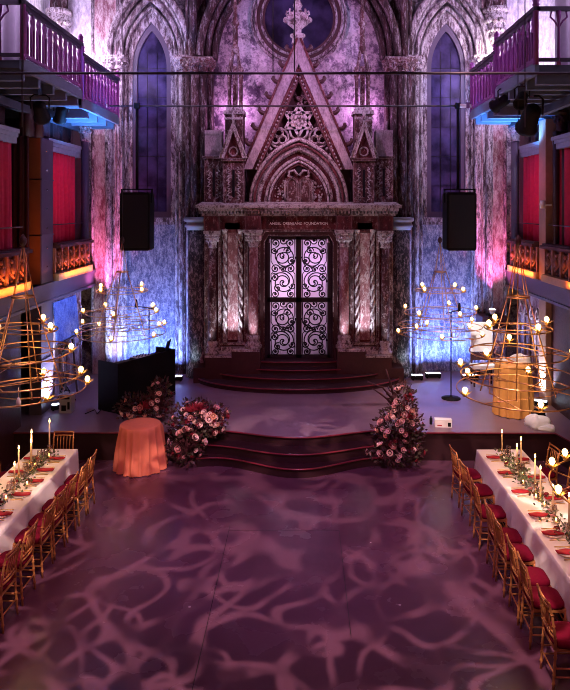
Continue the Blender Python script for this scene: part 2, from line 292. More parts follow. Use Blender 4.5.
# ------------------------------------------------------------------ mesh helpers
OFF = {}
class MB:
    def __init__(s, T=None): s.v = []; s.f = []; s.sm = []; s.T = T
    def add(s, vs, fs, smooth=False):
        n = len(s.v)
        if s.T is not None: vs = [tuple(s.T @ Vector(p)) for p in vs]
        s.v += [tuple(p) for p in vs]; s.f += [tuple(i + n for i in f) for f in fs]; s.sm += [smooth] * len(fs); return s
    def box(s, x0, y0, z0, x1, y1, z1):
        x0, x1 = sorted((x0, x1)); y0, y1 = sorted((y0, y1)); z0, z1 = sorted((z0, z1))
        return s.add([(x0,y0,z0),(x1,y0,z0),(x1,y1,z0),(x0,y1,z0),(x0,y0,z1),(x1,y0,z1),(x1,y1,z1),(x0,y1,z1)],
                     [(0,3,2,1),(4,5,6,7),(0,1,5,4),(1,2,6,5),(2,3,7,6),(3,0,4,7)])
    def bar(s, a, b, w, h=None, up=(0,0,1)):
        a, b = Vector(a), Vector(b); d = (b - a).normalized(); u = Vector(up)
        if abs(d.dot(u)) > .98: u = Vector((0,1,0))
        x = d.cross(u).normalized(); u = x.cross(d).normalized(); h = h or w
        q = [x*(i*w/2) + u*(j*h/2) for i, j in ((-1,-1),(1,-1),(1,1),(-1,1))]
        return s.add([a+k for k in q] + [b+k for k in q], [(0,1,2,3),(7,6,5,4),(0,4,5,1),(1,5,6,2),(2,6,7,3),(3,7,4,0)])
    def tube(s, pts, r, n=8, closed=False, cap=True):
        pts = [Vector(p) for p in pts]; m = len(pts); rr = r if isinstance(r, (list, tuple)) else [r] * m
        vs, fs = [], []; prev = None
        for i, p in enumerate(pts):
            if closed: t = pts[(i+1) % m] - pts[i-1]
            else: t = pts[min(i+1, m-1)] - pts[max(i-1, 0)]
            t = t.normalized() if t.length > 1e-9 else Vector((0,0,1))
            if prev is None:
                a = Vector((0,0,1)) if abs(t.z) < .9 else Vector((0,1,0))
                u = t.cross(a).normalized()
            else:
                u = prev - t * prev.dot(t); u = u.normalized() if u.length > 1e-9 else t.orthogonal().normalized()
            prev = u; v = t.cross(u)
            for k in range(n):
                a = 2*pi*k/n; vs.append(p + (u*cos(a) + v*sin(a)) * rr[i])
        for i in range(m if closed else m-1):
            j = (i+1) % m
            for k in range(n): fs.append((i*n+k, i*n+(k+1)%n, j*n+(k+1)%n, j*n+k))
        s.add(vs, fs, n > 4)
        if cap and not closed:
            b = len(s.v) - len(vs)
            s.f += [tuple(b + k for k in range(n))[::-1], tuple(b + (m-1)*n + k for k in range(n))]; s.sm += [False, False]
        return s
    def lathe(s, prof, c=(0,0,0), n=16, smooth=True):
        vs, fs = [], []; m = len(prof)
        for r, z in prof:
            for k in range(n): a = 2*pi*k/n; vs.append((c[0]+r*cos(a), c[1]+r*sin(a), c[2]+z))
        for i in range(m-1):
            for k in range(n): fs.append((i*n+k, i*n+(k+1)%n, (i+1)*n+(k+1)%n, (i+1)*n+k))
        fs.append(tuple(range(n))[::-1]); fs.append(tuple((m-1)*n+k for k in range(n)))
        s.add(vs, fs, smooth); s.sm[-1] = s.sm[-2] = False; return s
    def prism(s, poly, y0, y1):           # polygon in XZ, anticlockwise seen from -y
        n = len(poly); vs = [(x, y0, z) for x, z in poly] + [(x, y1, z) for x, z in poly]
        fs = [tuple(range(n)), tuple(range(2*n-1, n-1, -1))] + [((i+1)%n, i, n+i, n+(i+1)%n) for i in range(n)]
        return s.add(vs, fs)
    def slab(s, poly, z0, z1):            # polygon in XY
        n = len(poly); vs = [(x, y, z0) for x, y in poly] + [(x, y, z1) for x, y in poly]
        fs = [tuple(range(n-1, -1, -1)), tuple(range(n, 2*n))] + [(i, (i+1)%n, n+(i+1)%n, n+i) for i in range(n)]
        return s.add(vs, fs)
    def band(s, outer, inner, y0, y1):    # solid strip between two open polylines in XZ
        n = len(outer); vs = []
        for P in (outer, inner):
            for y in (y0, y1): vs += [(x, y, z) for x, z in P]
        o0, o1, i0, i1 = 0, n, 2*n, 3*n; fs = []
        for k in range(n-1):
            fs += [(o0+k, o0+k+1, i0+k+1, i0+k), (o1+k+1, o1+k, i1+k, i1+k+1), (o0+k+1, o0+k, o1+k, o1+k+1), (i0+k, i0+k+1, i1+k+1, i1+k)]
        fs += [(o0, i0, i1, o1), (o0+n-1, o1+n-1, i1+n-1, i0+n-1)]
        return s.add(vs, fs)
    def ball(s, c, r, n=8, m=6, sz=1.0):
        return s.lathe([(max(1e-4, r*sin(pi*i/m)), -r*sz*cos(pi*i/m)) for i in range(m+1)], c, n)
    def build(s, name, m, parent=None, local=False):
        off = Vector((0,0,0))
        if parent is not None: off = OFF.get(parent.name, Vector((0,0,0)))
        me = bpy.data.meshes.new(name); me.from_pydata([tuple(Vector(p) - off) for p in s.v], [], s.f)
        me.polygons.foreach_set('use_smooth', s.sm); me.materials.append(M[m] if isinstance(m, str) else m); me.update()
        o = bpy.data.objects.new(name, me); COL.objects.link(o)
        if parent is not None: o.parent = parent; OFF[o.name] = off
        return o

def props(o, label=None, cat=None, group=None, kind=None):
    if label: o['label'] = label
    if cat: o['category'] = cat
    if group: o['group'] = group
    if kind: o['kind'] = kind
    return o
def thing(name, label, cat, loc=(0,0,0), rz=0.0, group=None, local=False):
    """An Empty at the thing's base. Its parts are given in world coordinates, or in its own when local."""
    o = bpy.data.objects.new(name, None); COL.objects.link(o); o.location = loc; o.rotation_euler = (0,0,rz); o.empty_display_size = .1
    OFF[o.name] = Vector((0,0,0)) if local else Vector(loc)
    return props(o, label, cat, group)
def struct(mb, name, m, parent=None):
    o = mb.build(name, m, parent)
    if parent is None: o['kind'] = 'structure'
    return o
def copy_tree(o, loc=None, rz=None, label=None, parent=None):
    c = o.copy(); COL.objects.link(c)
    if parent is not None: c.parent = parent
    if loc is not None: c.location = loc
    if rz is not None: c.rotation_euler = (0,0,rz)
    if label: c['label'] = label
    for ch in list(o.children): copy_tree(ch, parent=c)
    return c
def arch(cx, zs, w, h, n=14, z0=None):
    """Pointed arch from left springing to right springing, with straight legs down to z0."""
    R = (w*w + h*h) / (2*w); a1 = atan2(h, -(R - w)); L_ = []
    for i in range(n+1):
        a = pi + (a1 - pi) * i / n
        L_.append((cx - w + R + R*cos(a), zs + R*sin(a)))
    pts = L_ + [(2*cx - x, z) for x, z in L_[-2::-1]]
    if z0 is not None: pts = [(cx - w, z0)] + pts + [(cx + w, z0)]
    return pts
def at_y(pts, y): return [(x, y, z) for x, z in pts]
ORD = ['', 'second ', 'third ', 'fourth ', 'fifth ', 'sixth ', 'seventh ', 'eighth ', 'ninth ', 'tenth ']

# ================================================================== THE ROOM
ST = 0.57                                                             # stage height
struct(MB().slab([(-9,-2),(9,-2),(9,19),(-9,19)], -0.2, 0), 'floor', 'floor')
sm_ = MB()
for (x0, y0, x1, y1) in ((-1.154, 6.2, -1.146, 10.6), (0.556, 7.8, 0.564, 10.4), (-1.15, 10.4, .56, 10.406)):
    sm_.box(x0, y0, -0.001, x1, y1, 0.0015)
struct(sm_, 'trim_1', 'black')
xs0 = -0.10
def bump(x, W): t = (x - xs0) / W; return 0.5 + 0.5*cos(pi*t) if abs(t) < 1 else 0.0
def front(x0, x1, base, amp, W, n=40): return [(x0 + (x1-x0)*i/n, base - amp*bump(x0 + (x1-x0)*i/n, W)) for i in range(n+1)]
stage_front = [(-8.5, 13.26), (-2.1, 13.26), (-2.02, 13.40)] + front(-1.95, 1.75, 13.42, .44, 1.85) + [(1.82, 13.40), (1.92, 13.26), (4.98, 13.23), (5.12, 12.6), (5.6, 9.5), (8.5, 9.5)]
def step(name, fr, back, z0, z1, top, face, edge):
    poly = fr + [(fr[-1][0], back), (fr[0][0], back)]
    o = struct(MB().slab([(x, y + (.03 if i < len(fr) else 0)) for i, (x, y) in enumerate(poly)], z0, z1 - .035), name, face)
    struct(MB().slab(poly, z1 - .035, z1), name + '_board', top, o)
    struct(MB().tube([(x, y - .006, z1 - .016) for x, y in fr], .017, 6), name + '_nosing', edge, o)
step('stage', stage_front, 18.4, 0, ST, 'stage_top', 'stage_face', 'stage_edge')
step('stage_step', [(-2.0, 13.25)] + front(-2.0, 1.8, 13.12, .52, 1.9) + [(1.8, 13.25)], 13.45, 0, .38, 'stage_face', 'stage_face', 'stage_edge')
step('stage_step', [(-2.05, 13.25), (-2.05, 12.9), (-1.8, 12.96)] + front(-1.7, 1.5, 12.96, .58, 1.6) + [(1.6, 12.96), (1.86, 12.9), (1.86, 13.25)], 13.3, 0, .19, 'stage_face', 'stage_face', 'stage_edge')

struct(MB().box(-9, 18.3, 0, 9, 18.6, 15), 'wall_back', 'plaster')
struct(MB().box(-7.2, 4, 0, -6.9, 18.3, 15), 'wall_left', 'lavender')
struct(MB().box(6.7, 4, 0, 7.0, 18.3, 15), 'wall_right', 'lavender')
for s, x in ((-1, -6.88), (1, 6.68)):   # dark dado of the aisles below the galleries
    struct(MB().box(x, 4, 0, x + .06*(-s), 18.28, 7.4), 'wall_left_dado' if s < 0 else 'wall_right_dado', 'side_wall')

def shaft(mb, x, y, z0, z1, r, n=10): mb.lathe([(r, z0), (r, z1)], (x, y, 0), n)
def capital(mb, x, y, z, r, h, n=14):
    mb.lathe([(r*1.0, z), (r*1.25, z+.02*h), (r*1.05, z+.12*h), (r*1.2, z+.4*h), (r*1.75, z+.75*h), (r*1.6, z+.8*h), (r*1.9, z+.84*h), (r*1.9, z+h)], (x, y, 0), n)
    for k in range(8):
        a = 2*pi*k/8; mb.ball((x + r*1.38*cos(a), y + r*1.38*sin(a), z+.5*h), r*.38, 6, 5)
        mb.ball((x + r*1.62*cos(a+.4), y + r*1.62*sin(a+.4), z+.7*h), r*.33, 6, 5)

# ---- blue niches with the lancet windows
for s in (-1, 1):
    cx = XC + s*3.99; nm = 'left' if s < 0 else 'right'
    struct(MB().box(cx-.80, 18.2, ST, cx+.80, 18.31, 4.66), 'wall_niche_' + nm, 'niche')
    struct(MB().box(cx-.84, 18.08, 4.62, cx+.84, 18.3, 4.74).box(cx-.84, 18.14, 4.55, cx+.84, 18.3, 4.62), 'trim_2' if s < 0 else 'trim_3', 'moulding')
    # plain stone reveal beside and over the window, then the orders of the arch
    struct(MB().band(arch(cx, 8.8, .80, 1.55, 14, 4.7), arch(cx, 8.8, .52, 1.22, 14, 4.7), 18.16, 18.31), 'window_surround_' + nm, 'moulding')
    w_ = props(MB().band(arch(cx, 8.8, .52, 1.22, 14, 4.76), arch(cx, 8.8, .40, 1.00, 14, 4.9), 18.20, 18.31).box(cx-.52, 18.19, 4.74, cx+.52, 18.31, 4.9).build('window_1' if s < 0 else 'window_2', 'steel'), kind='structure')
    gp = arch(cx, 8.8, .41, 1.02, 14, 4.88)
    MB().prism(gp[::-1], 18.255, 18.275).build('pane', 'window_glass', w_)
    lead = MB()
    for k in range(1, 3): lead.bar((cx-.4+.8*k/3, 18.25, 4.9), (cx-.4+.8*k/3, 18.25, 9.25), .012)
    for z in (5.6, 6.4, 7.2, 8.0, 8.8): lead.bar((cx-.4, 18.25, z), (cx+.4, 18.25, z), .012)
    lead.build('glazing_bars', 'iron', w_)
    sh = MB()
    for (dx, y, r) in ((.70, 18.10, .055), (.84, 18.02, .085), (.98, 17.98, .055), (1.09, 17.9, .10)):
        for q in (-1, 1): shaft(sh, cx + q*dx, y, ST, 8.86, r)
        sh.tube(at_y(arch(cx, 9.0, dx, dx*1.75 + .18, 16), y), r*.95, 8)
    struct(sh, 'window_shafts_' + nm, 'moulding')
    cp = MB()
    for q in (-1, 1):
        capital(cp, cx + q*.84, 18.02, 8.72, .13, .30); capital(cp, cx + q*1.07, 17.92, 8.72, .12, .30)
        cp.box(cx + q*.66, 17.8, 9.0, cx + q*1.22, 18.3, 9.07)
    struct(cp, 'window_capitals_' + nm, 'portal_pale')
    struct(MB().box(cx-.10, 17.82, 10.55, cx+.10, 18.1, 11.3).box(cx-.14, 17.80, 10.85, cx+.14, 18.1, 10.93), 'keystone_' + nm, 'portal')
    # outer pilaster, pink lit, and its dark edge rolls
    ed = MB(); px = XC + s*5.18
    struct(MB().box(px-.29, 17.95, 2.2, px+.29, 18.3, 14).box(px-.33, 17.92, ST, px+.33, 18.3, 2.2), 'pilaster_' + nm, 'pink_plaster')
    for dx, r in ((-.34, .05), (.34, .05), (.42, .06)): shaft(ed, px + s*dx*-1 if dx > .4 else px + dx, 17.98, ST, 14, r, 8)
    struct(ed, 'pilaster_rolls_' + nm, 'moulding')
    # pier between niche and portal: broad half-column with cap below, clustered shafts above
    qx = XC + s*2.68
    p_ = struct(MB().lathe([(.30, ST), (.30, .8), (.25, .86), (.25, 4.42)], (qx, 17.72, 0), 20), 'pier_' + nm, 'pier')
    struct(MB().lathe([(.27, 4.42), (.27, 4.48), (.33, 4.5), (.33, 4.56), (.28, 4.57), (.28, 4.62), (.36, 4.66), (.36, 4.74), (.24, 4.76)], (qx, 17.72, 0), 20), 'cap', 'cornice_blue', p_)
    cl = MB()
    for dx, y, r in ((-.30, 17.95, .08), (-.14, 17.80, .11), (.06, 17.74, .12), (.24, 17.84, .10), (.38, 17.98, .07)):
        shaft(cl, qx + s*dx, y, ST if abs(dx) > .25 else 4.7, 8.75, r)
    cl.box(qx-.36, 17.98, ST, qx+.36, 18.3, 15)
    struct(cl, 'cluster_' + nm, 'shaft')
    cc = MB()
    for dx, y, r in ((-.30, 17.95, .09), (-.12, 17.80, .13), (.10, 17.76, .13), (.28, 17.86, .11)): capital(cc, qx + s*dx, y, 8.6, r, .34)
    cc.box(qx-.40, 17.66, 8.94, qx+.40, 18.3, 8.99)
    struct(cc, 'cluster_capitals_' + nm, 'portal')
    struct(MB().lathe([(.10, 9.0), (.10, 15)], (qx + s*.12, 17.78, 0), 10).lathe([(.06, 9.0), (.06, 15)], (qx + s*.28, 17.86, 0), 8), 'vault_shaft_' + nm, 'shaft')
# great arch over the portal
ga = MB()
for wd, y, r in ((2.62, 17.76, .11), (2.44, 17.86, .09), (2.28, 17.98, .08)): ga.tube(at_y(arch(XC, 9.02, wd, wd*1.12, 24), y), r, 9)
ga.band(arch(XC, 9.02, 2.75, 3.1, 24), arch(XC, 9.02, 2.2, 2.45, 24), 18.02, 18.3)
struct(ga, 'great_arch', 'shaft')
# rose window
RZ = PZ(18, 18.2)
def circ(r, y, n=48, cz=None): return [(XC + r*cos(2*pi*k/n), y, (cz or RZ) + r*sin(2*pi*k/n)) for k in range(n)]
w3 = MB()
for r, y, q in ((1.28, 18.22, .045), (1.19, 18.17, .045), (1.02, 18.19, .035)): w3.tube(circ(r, y), q, 8, closed=True)
w3 = props(w3.build('window_3', 'moulding'), kind='structure')
n = 48; rb = MB(); c1 = [(x, z) for x, y, z in circ(1.27, 0)]; c2 = [(x, z) for x, y, z in circ(.93, 0)]
rb.band(c1 + c1[:1], c2 + c2[:1], 18.20, 18.31); rb.build('window_rim', 'dark_red', w3)
MB().prism([(x, z) for x, y, z in circ(.95, 0)], 18.24, 18.27).build('pane', 'rose_glass', w3)

struct(MB().box(-6.9, 18.24, 7.3, -5.56, 18.32, 15), 'wall_back_booth_side', 'lavender'); struct(MB().box(5.34, 18.24, 7.3, 6.7, 18.32, 15), 'wall_back_stand_side', 'lavender')
# ---- wall capitals at the corners, below the vault ribs
for s in (-1, 1):
    x = XC + s*6.42; z = 9.35; nm = 'left' if s < 0 else 'right'
    if s > 0: x = PX(497, 17.7); z = 9.4
    else: x = PX(57, 17.7); z = 9.35
    cb = MB(); cb.lathe([(.05, -.12), (.16, 0), (.20, .12), (.17, .16), (.20, .5), (.30, .72), (.26, .75), (.34, .78), (.34, .9)], (x, 17.85, z), 14)
    for k in range(10):
        a = 2*pi*k/10; cb.ball((x + .25*cos(a), 17.85 + .25*sin(a), z + .55), .075, 6, 5); cb.ball((x + .22*cos(a+.3), 17.85 + .22*sin(a+.3), z + .3), .06, 6, 5)
    o = struct(cb, 'corbel_capital_' + nm, 'portal_pale')
    r_ = MB()
    for dx in (-.14, 0, .14): r_.tube([(x+dx, 17.84, z+.88), (x+dx*1.1 - s*.02, 17.8, z+1.6), (x + dx*1.6 - s*.15, 17.6, z+2.6), (x + dx*2 - s*.5, 17.2, z+3.8)], .10, 8)
    struct(r_, 'vault_ribs_' + nm, 'shaft')
    point('corbel_lamp', (x + s*.12*-1, 17.45, z - .25), 36, (1.0, 0.86, 0.82), .05)

# ---- steps up to the portal
lev = [(.70, 2.72, 1.62), (.84, 2.35, 1.22), (.97, 2.0, .86)]
for z, a, b in lev:
    fr = [(XC - a*cos(pi*k/36), 17.55 - b*sin(pi*k/36)) for k in range(37)]
    step('portal_step', fr, 18.2, ST - .02, z, 'carpet', 'carpet', 'stage_edge')
fr = [(XC-1.5, 17.55), (XC-1.3, 17.08), (XC-.6, 16.98), (XC+.6, 16.98), (XC+1.3, 17.08), (XC+1.5, 17.55)]
step('portal_step', fr, 18.2, ST, 1.11, 'carpet', 'carpet', 'stage_edge')

# ================================================================== THE PORTAL
po = thing('stone_portal', 'carved red and grey gothic stone portal with tall crocketed gable around the iron door', 'portal', (XC, 17.4, ST))
U = lambda u: XC + u
# stepped plinth blocks at both sides
for s in (-1, 1):
    pl = MB()
    pl.box(U(s*.96), 16.80, ST, U(s*1.68), 17.9, 1.44); pl.box(U(s*1.62), 16.88, ST, U(s*2.35), 17.9, 1.27); pl.box(U(s*2.2), 16.95, ST, U(s*2.66), 17.9, .95)
    pl.build('plinth', 'dark_red', po)
    mp = MB().box(U(s*.98), 16.78, 1.40, U(s*1.66), 17.9, 1.455).box(U(s*1.62), 16.86, 1.235, U(s*2.36), 17.9, 1.28); mp.build('plinth_slab', 'portal_pale', po)
# body: wall either side of the door, and above
bd = MB()
for s in (-1, 1): bd.box(U(s*.96), 17.35, ST, U(s*2.42), 18.25, 4.82)
bd.box(U(-.97), 17.35, 4.38, U(.97), 18.25, 4.82)
bd.box(U(-.97), 18.15, ST, U(.97), 18.28, 4.5)
bd.build('portal_wall', 'portal_red', po)
# door surround: shouldered opening
OUT = [(-1.02, 1.1), (-1.02, 4.16), (-.86, 4.42), (.86, 4.42), (1.02, 4.16), (1.02, 1.1)]
INN = [(-.90, 1.1), (-.90, 4.12), (-.78, 4.32), (.78, 4.32), (.90, 4.12), (.90, 1.1)]
IN2 = [(-.82, 1.1), (-.82, 4.08), (-.72, 4.26), (.72, 4.26), (.82, 4.08), (.82, 1.1)]
T_ = lambda P: [(U(a), b) for a, b in P]
MB().band(T_(OUT), T_(INN), 17.16, 17.6).band(T_([(a*1.05, b+(.05 if b > 2 else 0)) for a, b in OUT]), T_(OUT), 17.24, 17.5).build('door_surround', 'dark_red', po)
MB().tube([(U(a*.995), 17.15, b) for a, b in OUT], .035, 8).tube([(U(a*1.0), 17.2, b) for a, b in INN], .03, 8).build('door_surround_roll', 'portal', po)
# columns
def column(u, z0, z1, r, y, mname):
    c = MB().lathe([(r, z0 + .30), (r*1.02, z0 + .6), (r*.92, z1 - .42)], (U(u), y, 0), 18).build('column', mname, po)
    MB().lathe([(r*1.7, z0), (r*1.7, z0+.07), (r*1.35, z0+.09), (r*1.5, z0+.13), (r*1.2, z0+.17), (r*1.1, z0+.2), (r*1.4, z0+.26), (r*1.25, z0+.31), (r*1.0, z0+.34)], (U(u), y, 0), 18).build('column_base', 'portal_pale', c)
    k = MB(); capital(k, U(u), y, z1 - .44, r*.95, .38, 16); k.box(U(u)-r*1.9, y-r*1.9, z1-.07, U(u)+r*1.9, y+r*1.9, z1); k.build('column_capital', 'portal_pale', c)
for s in (-1, 1):
    column(s*1.15, 1.455, 4.45, .125, 17.02, 'rose_panel')
    column(s*2.20, 1.28, 4.42, .105, 17.10, 'portal')
    # pink panel framed by rope columns
    p = MB().box(U(s*1.36), 17.22, 1.28, U(s*2.02), 17.36, 4.7).build('panel', 'portal_red', po)
    MB().box(U(s*1.56), 17.18, 1.62, U(s*1.82), 17.3, 4.42).build('marble_inlay', 'rose_panel', p)
    MB().box(U(s*1.36), 17.05, 1.28, U(s*2.02), 17.3, 1.36).box(U(s*1.40), 17.10, 1.36, U(s*1.98), 17.3, 1.46).box(U(s*1.36), 17.12, 1.5, U(s*2.02), 17.3, 1.56).build('panel_base', 'portal_pale', p)
    MB().box(U(s*1.50), 17.12, 4.36, U(s*1.88), 17.3, 4.62).build('panel_head', 'portal_red', p)
    for u in (1.49, 1.89):
        rp = MB()
        for ph in (0, pi): rp.tube([(U(s*u) + .034*cos(ph + s*11*z), 17.14 + .034*sin(ph + s*11*z), z) for z in [1.62 + 2.74*k/110 for k in range(111)]], .036, 6)
        rp.lathe([(.075, 1.56), (.075, 1.60), (.05, 1.64)], (U(s*u), 17.14, 0), 10).lathe([(.05, 4.34), (.08, 4.42), (.08, 4.46)], (U(s*u), 17.14, 0), 10)
        rp.build('rope_column', 'portal_pale', po)
    # plain strip pilasters beside the columns
    MB().box(U(s*1.30), 17.14, 1.28, U(s*1.40), 17.36, 4.6).box(U(s*1.98), 17.16, 1.28, U(s*2.06), 17.36, 4.6).box(U(s*2.32), 17.2, 1.1, U(s*2.42), 17.36, 4.6).build('strip_pilaster', 'portal', po)
# frieze, lettering and cornice
fz = MB().box(U(-2.42), 17.12, 4.45, U(2.42), 17.4, 4.80)
for s in (-1, 1): fz.box(U(s*.96), 16.88, 4.45, U(s*1.34), 17.3, 4.80); fz.box(U(s*2.03), 16.95, 4.42, U(s*2.38), 17.3, 4.80)
fz.build('frieze', 'portal_red', po)
words_ = []
for wd_ in ('ANGEL', 'ORENSANZ', 'FOUNDATION'):
    fc = bpy.data.curves.new('lettering', 'FONT'); fc.body = wd_; fc.size = .094; fc.extrude = .008; fc.materials.append(M['letter'])
    fo = bpy.data.objects.new('lettering_curve', fc); COL.objects.link(fo); bpy.context.view_layer.update()
    fm = bpy.data.meshes.new_from_object(fo.evaluated_get(bpy.context.evaluated_depsgraph_get())); bpy.data.objects.remove(fo)
    words_.append((fm, max(v.co.x for v in fm.vertices)))
xw = -(sum(q[1] for q in words_) + .08) / 2
for fm, wid in words_:
    fo = bpy.data.objects.new('lettering', fm); COL.objects.link(fo); fo.parent = po; fo.location = (xw, 17.105 - 17.4, 4.575 - ST); fo.rotation_euler = (pi/2, 0, 0); xw += wid + .04
cn = MB().box(U(-2.45), 16.98, 4.80, U(2.45), 17.6, 4.86).box(U(-2.52), 16.86, 4.92, U(2.52), 17.6, 5.00).box(U(-2.58), 16.80, 5.00, U(2.58), 17.6, 5.07)
cn.add([(U(-2.58), 16.80, 5.07), (U(2.58), 16.80, 5.07), (U(2.5), 17.4, 5.16), (U(-2.5), 17.4, 5.16)], [(0,1,2,3)])
cn.build('cornice', 'portal_pale', po)
dn = MB()
for k in range(58): x = U(-2.48 + 4.96*k/57); dn.box(x-.022, 16.88, 4.86, x+.022, 17.4, 4.925)
dn.build('dentil_pattern', 'portal_pale', po)

# ---- upper stage
up = MB()
up.prism([(U(-1.36), 5.07), (U(1.36), 5.07), (U(1.36), 6.15), (U(0), 9.12), (U(-1.36), 6.15)], 17.62, 18.1)
up.build('gable_wall', 'dark_red', po)
for s in (-1, 1):
    # side block with slots
    sb = MB().box(U(s*1.95), 17.35, 5.07, U(s*2.44), 18.2, 6.28).box(U(s*1.92), 17.30, 6.28, U(s*2.48), 18.2, 6.34).build('side_block', 'portal', po)
    MB().box(U(s*2.0), 17.40, 6.34, U(s*2.44), 18.1, 7.02).build('side_block_cap', 'coping', sb)
    MB().box(U(s*2.165), 17.335, 5.3, U(s*2.225), 17.40, 6.02).build('slot', 'black', sb)
    for q in (-1, 1):
        fl = MB()
        for k in range(9):
            z = 5.25 + .095*k; fl.tube([(U(s*2.2) + q*.07, 17.345, z), (U(s*2.2) + q*(.13 + .035*(k % 2)), 17.335, z+.03), (U(s*2.2) + q*.10, 17.345, z+.08)], .016, 5)
        fl.build('side_carving', 'portal_pale', sb)
    # tower with its own gablet
    tw = MB().box(U(s*1.40), 17.15, 5.07, U(s*1.93), 17.9, 6.2).box(U(s*1.36), 17.08, 6.2, U(s*1.97), 17.9, 6.27).box(U(s*1.44), 17.30, 6.27, U(s*1.90), 17.9, 7.42).build('tower', 'portal', po)
    MB().box(U(s*1.40), 17.24, 7.42, U(s*1.94), 17.9, 7.52).box(U(s*1.46), 17.3, 7.52, U(s*1.88), 17.8, 7.6).build('tower_cap', 'portal_pale', tw)
    MB().box(U(s*1.635), 17.135, 5.28, U(s*1.695), 17.2, 5.98).build('slot', 'black', tw)
    for q in (-1, 1):
        fl = MB()
        for k in range(9):
            z = 5.2 + .095*k; fl.tube([(U(s*1.665) + q*.08, 17.145, z), (U(s*1.665) + q*(.15 + .03*(k % 2)), 17.135, z+.03), (U(s*1.665) + q*.11, 17.145, z+.08)], .017, 5)
        fl.build('tower_carving', 'portal_pale', tw)
    tx = U(s*1.665)
    gb = MB().band([(tx-.33, 6.27), (tx, 7.18), (tx+.33, 6.27)], [(tx-.24, 6.27), (tx, 6.98), (tx+.24, 6.27)], 17.02, 17.3)
    gb.tube([(tx-.34, 17.02, 6.27), (tx, 17.02, 7.2), (tx+.34, 17.02, 6.27)], .03, 6)
    gb = gb.build('gablet', 'portal_pale', po)
    MB().prism([(tx-.24, 6.27), (tx+.24, 6.27), (tx, 6.98)], 17.14, 17.3).build('gablet_panel', 'portal_red', gb)
    MB().tube([(tx + .11*cos(2*pi*k/16), 17.12, 6.44 + .11*sin(2*pi*k/16)) for k in range(16)], .022, 6, closed=True).build('gablet_ring', 'portal_pale', gb)
    MB().lathe([(.03, 7.12), (.03, 7.24), (.08, 7.28), (.03, 7.33), (.05, 7.40), (.01, 7.48)], (tx, 17.1, 0), 8).box(tx-.24, 17.07, 7.26, tx+.24, 17.13, 7.31).build('gablet_finial', 'portal_pale', gb)
    # open pinnacle
    pn = MB()
    for q in (-1, 1):
        for y in (17.42, 17.72):
            pn.lathe([(.045, 7.6), (.035, 7.68), (.035, 8.4), (.055, 8.46), (.055, 8.52), (.035, 8.55)], (tx + q*.15, y, 0), 8)
            pn.bar((tx + q*.15, y, 8.5), (tx + q*.03, 17.57, 9.25), .06)
            pn.bar((tx + q*.15, y, 8.5), (tx + q*.20, y, 8.66), .05)
    pn.box(tx-.06, 17.5, 7.6, tx+.06, 17.64, 8.7)
    pn = pn.build('pinnacle', 'portal', po)
    MB().lathe([(.085, 9.05), (.10, 9.2), (.07, 9.24), (.065, 9.75), (.11, 9.8), (.11, 9.86), (.07, 9.9), (.035, 10.5), (.07, 10.56), (.02, 10.7)], (tx, 17.57, 0), 8).build('spire', 'portal', pn)
# orders of the portal arch
Z5 = 5.12
for wd, h, y, r, mm in ((1.24, 1.66, 17.36, .05, 'portal_pale'), (1.15, 1.53, 17.30, .035, 'portal_red'), (1.06, 1.42, 17.40, .05, 'portal_pale'), (.86, 1.19, 17.46, .045, 'portal_pale'), (.77, 1.09, 17.42, .03, 'portal_pale')):
    MB().tube(at_y(arch(U(0), Z5, wd, h, 18, 5.07), y), r, 8).build('arch_roll', mm, po)
MB().band(arch(U(0), Z5, 1.30, 1.74, 18, 5.07), arch(U(0), Z5, 1.0, 1.36, 18, 5.07), 17.42, 17.64).build('arch_band', 'portal', po)
MB().band(arch(U(0), Z5, 1.0, 1.36, 18, 5.07), arch(U(0), Z5, .88, 1.21, 18, 5.07), 17.50, 17.64).build('arch_hollow', 'portal_red', po)
MB().band(arch(U(0), Z5, .88, 1.21, 18, 5.07), arch(U(0), Z5, .70, 1.0, 18, 5.07), 17.46, 17.64).build('arch_band', 'portal_red', po)
fo_ = MB()
pa = arch(U(0), Z5, 1.02, 1.37, 26, 5.1)
for i in range(1, len(pa)-1):
    x, z = pa[i]; fo_.ball((x, 17.44, z), .035, 6, 5)
    x2, z2 = x + (x-U(0))*.10, z + .02; fo_.ball((x2, 17.40, z2), .03, 6, 4)
fo_.build('arch_foliage_pattern', 'portal_pale', po)
# tympanum: tablets between bands of leaves
ty = MB().prism([(x, z) for x, z in arch(U(0), Z5, .72, 1.02, 18, 5.07)][::-1], 17.56, 17.66).build('tympanum', 'portal_red', po)
tb = MB()
for s in (-1, 1): tb.band(arch(U(s*.17), 5.62, .17, .20, 8, 5.07), arch(U(s*.17), 5.62, .12, .14, 8, 5.07), 17.46, 17.58); tb.prism(arch(U(s*.17), 5.62, .13, .15, 8, 5.07)[::-1], 17.50, 17.58)
tb.build('tablet', 'portal', ty)
sc = MB()
for s in (-1, 1):
    sc.tube([(U(s*.02), 17.48, 5.85), (U(s*.12), 17.46, 5.98), (U(s*.24), 17.46, 5.96), (U(s*.27), 17.46, 5.84), (U(s*.18), 17.46, 5.80)], .035, 6)
    for k in range(26):
        a, b = random.uniform(.38, .62), random.uniform(0, 1); z = 5.14 + b*.42*(1.35 - a)*1.4
        sc.ball((U(s*a), 17.53, z), random.uniform(.02, .038), 6, 4)
    sc.tube([(U(s*.36), 17.5, 5.08), (U(s*.36), 17.5, 5.72)], .028, 6)
sc.build('tympanum_carving', 'portal_pale', ty)
MB().prism([(U(-.11), 6.0), (U(0), 5.9), (U(.11), 6.0), (U(0), 6.12)], 17.50, 17.58).build('dark_lozenge', 'black', ty)
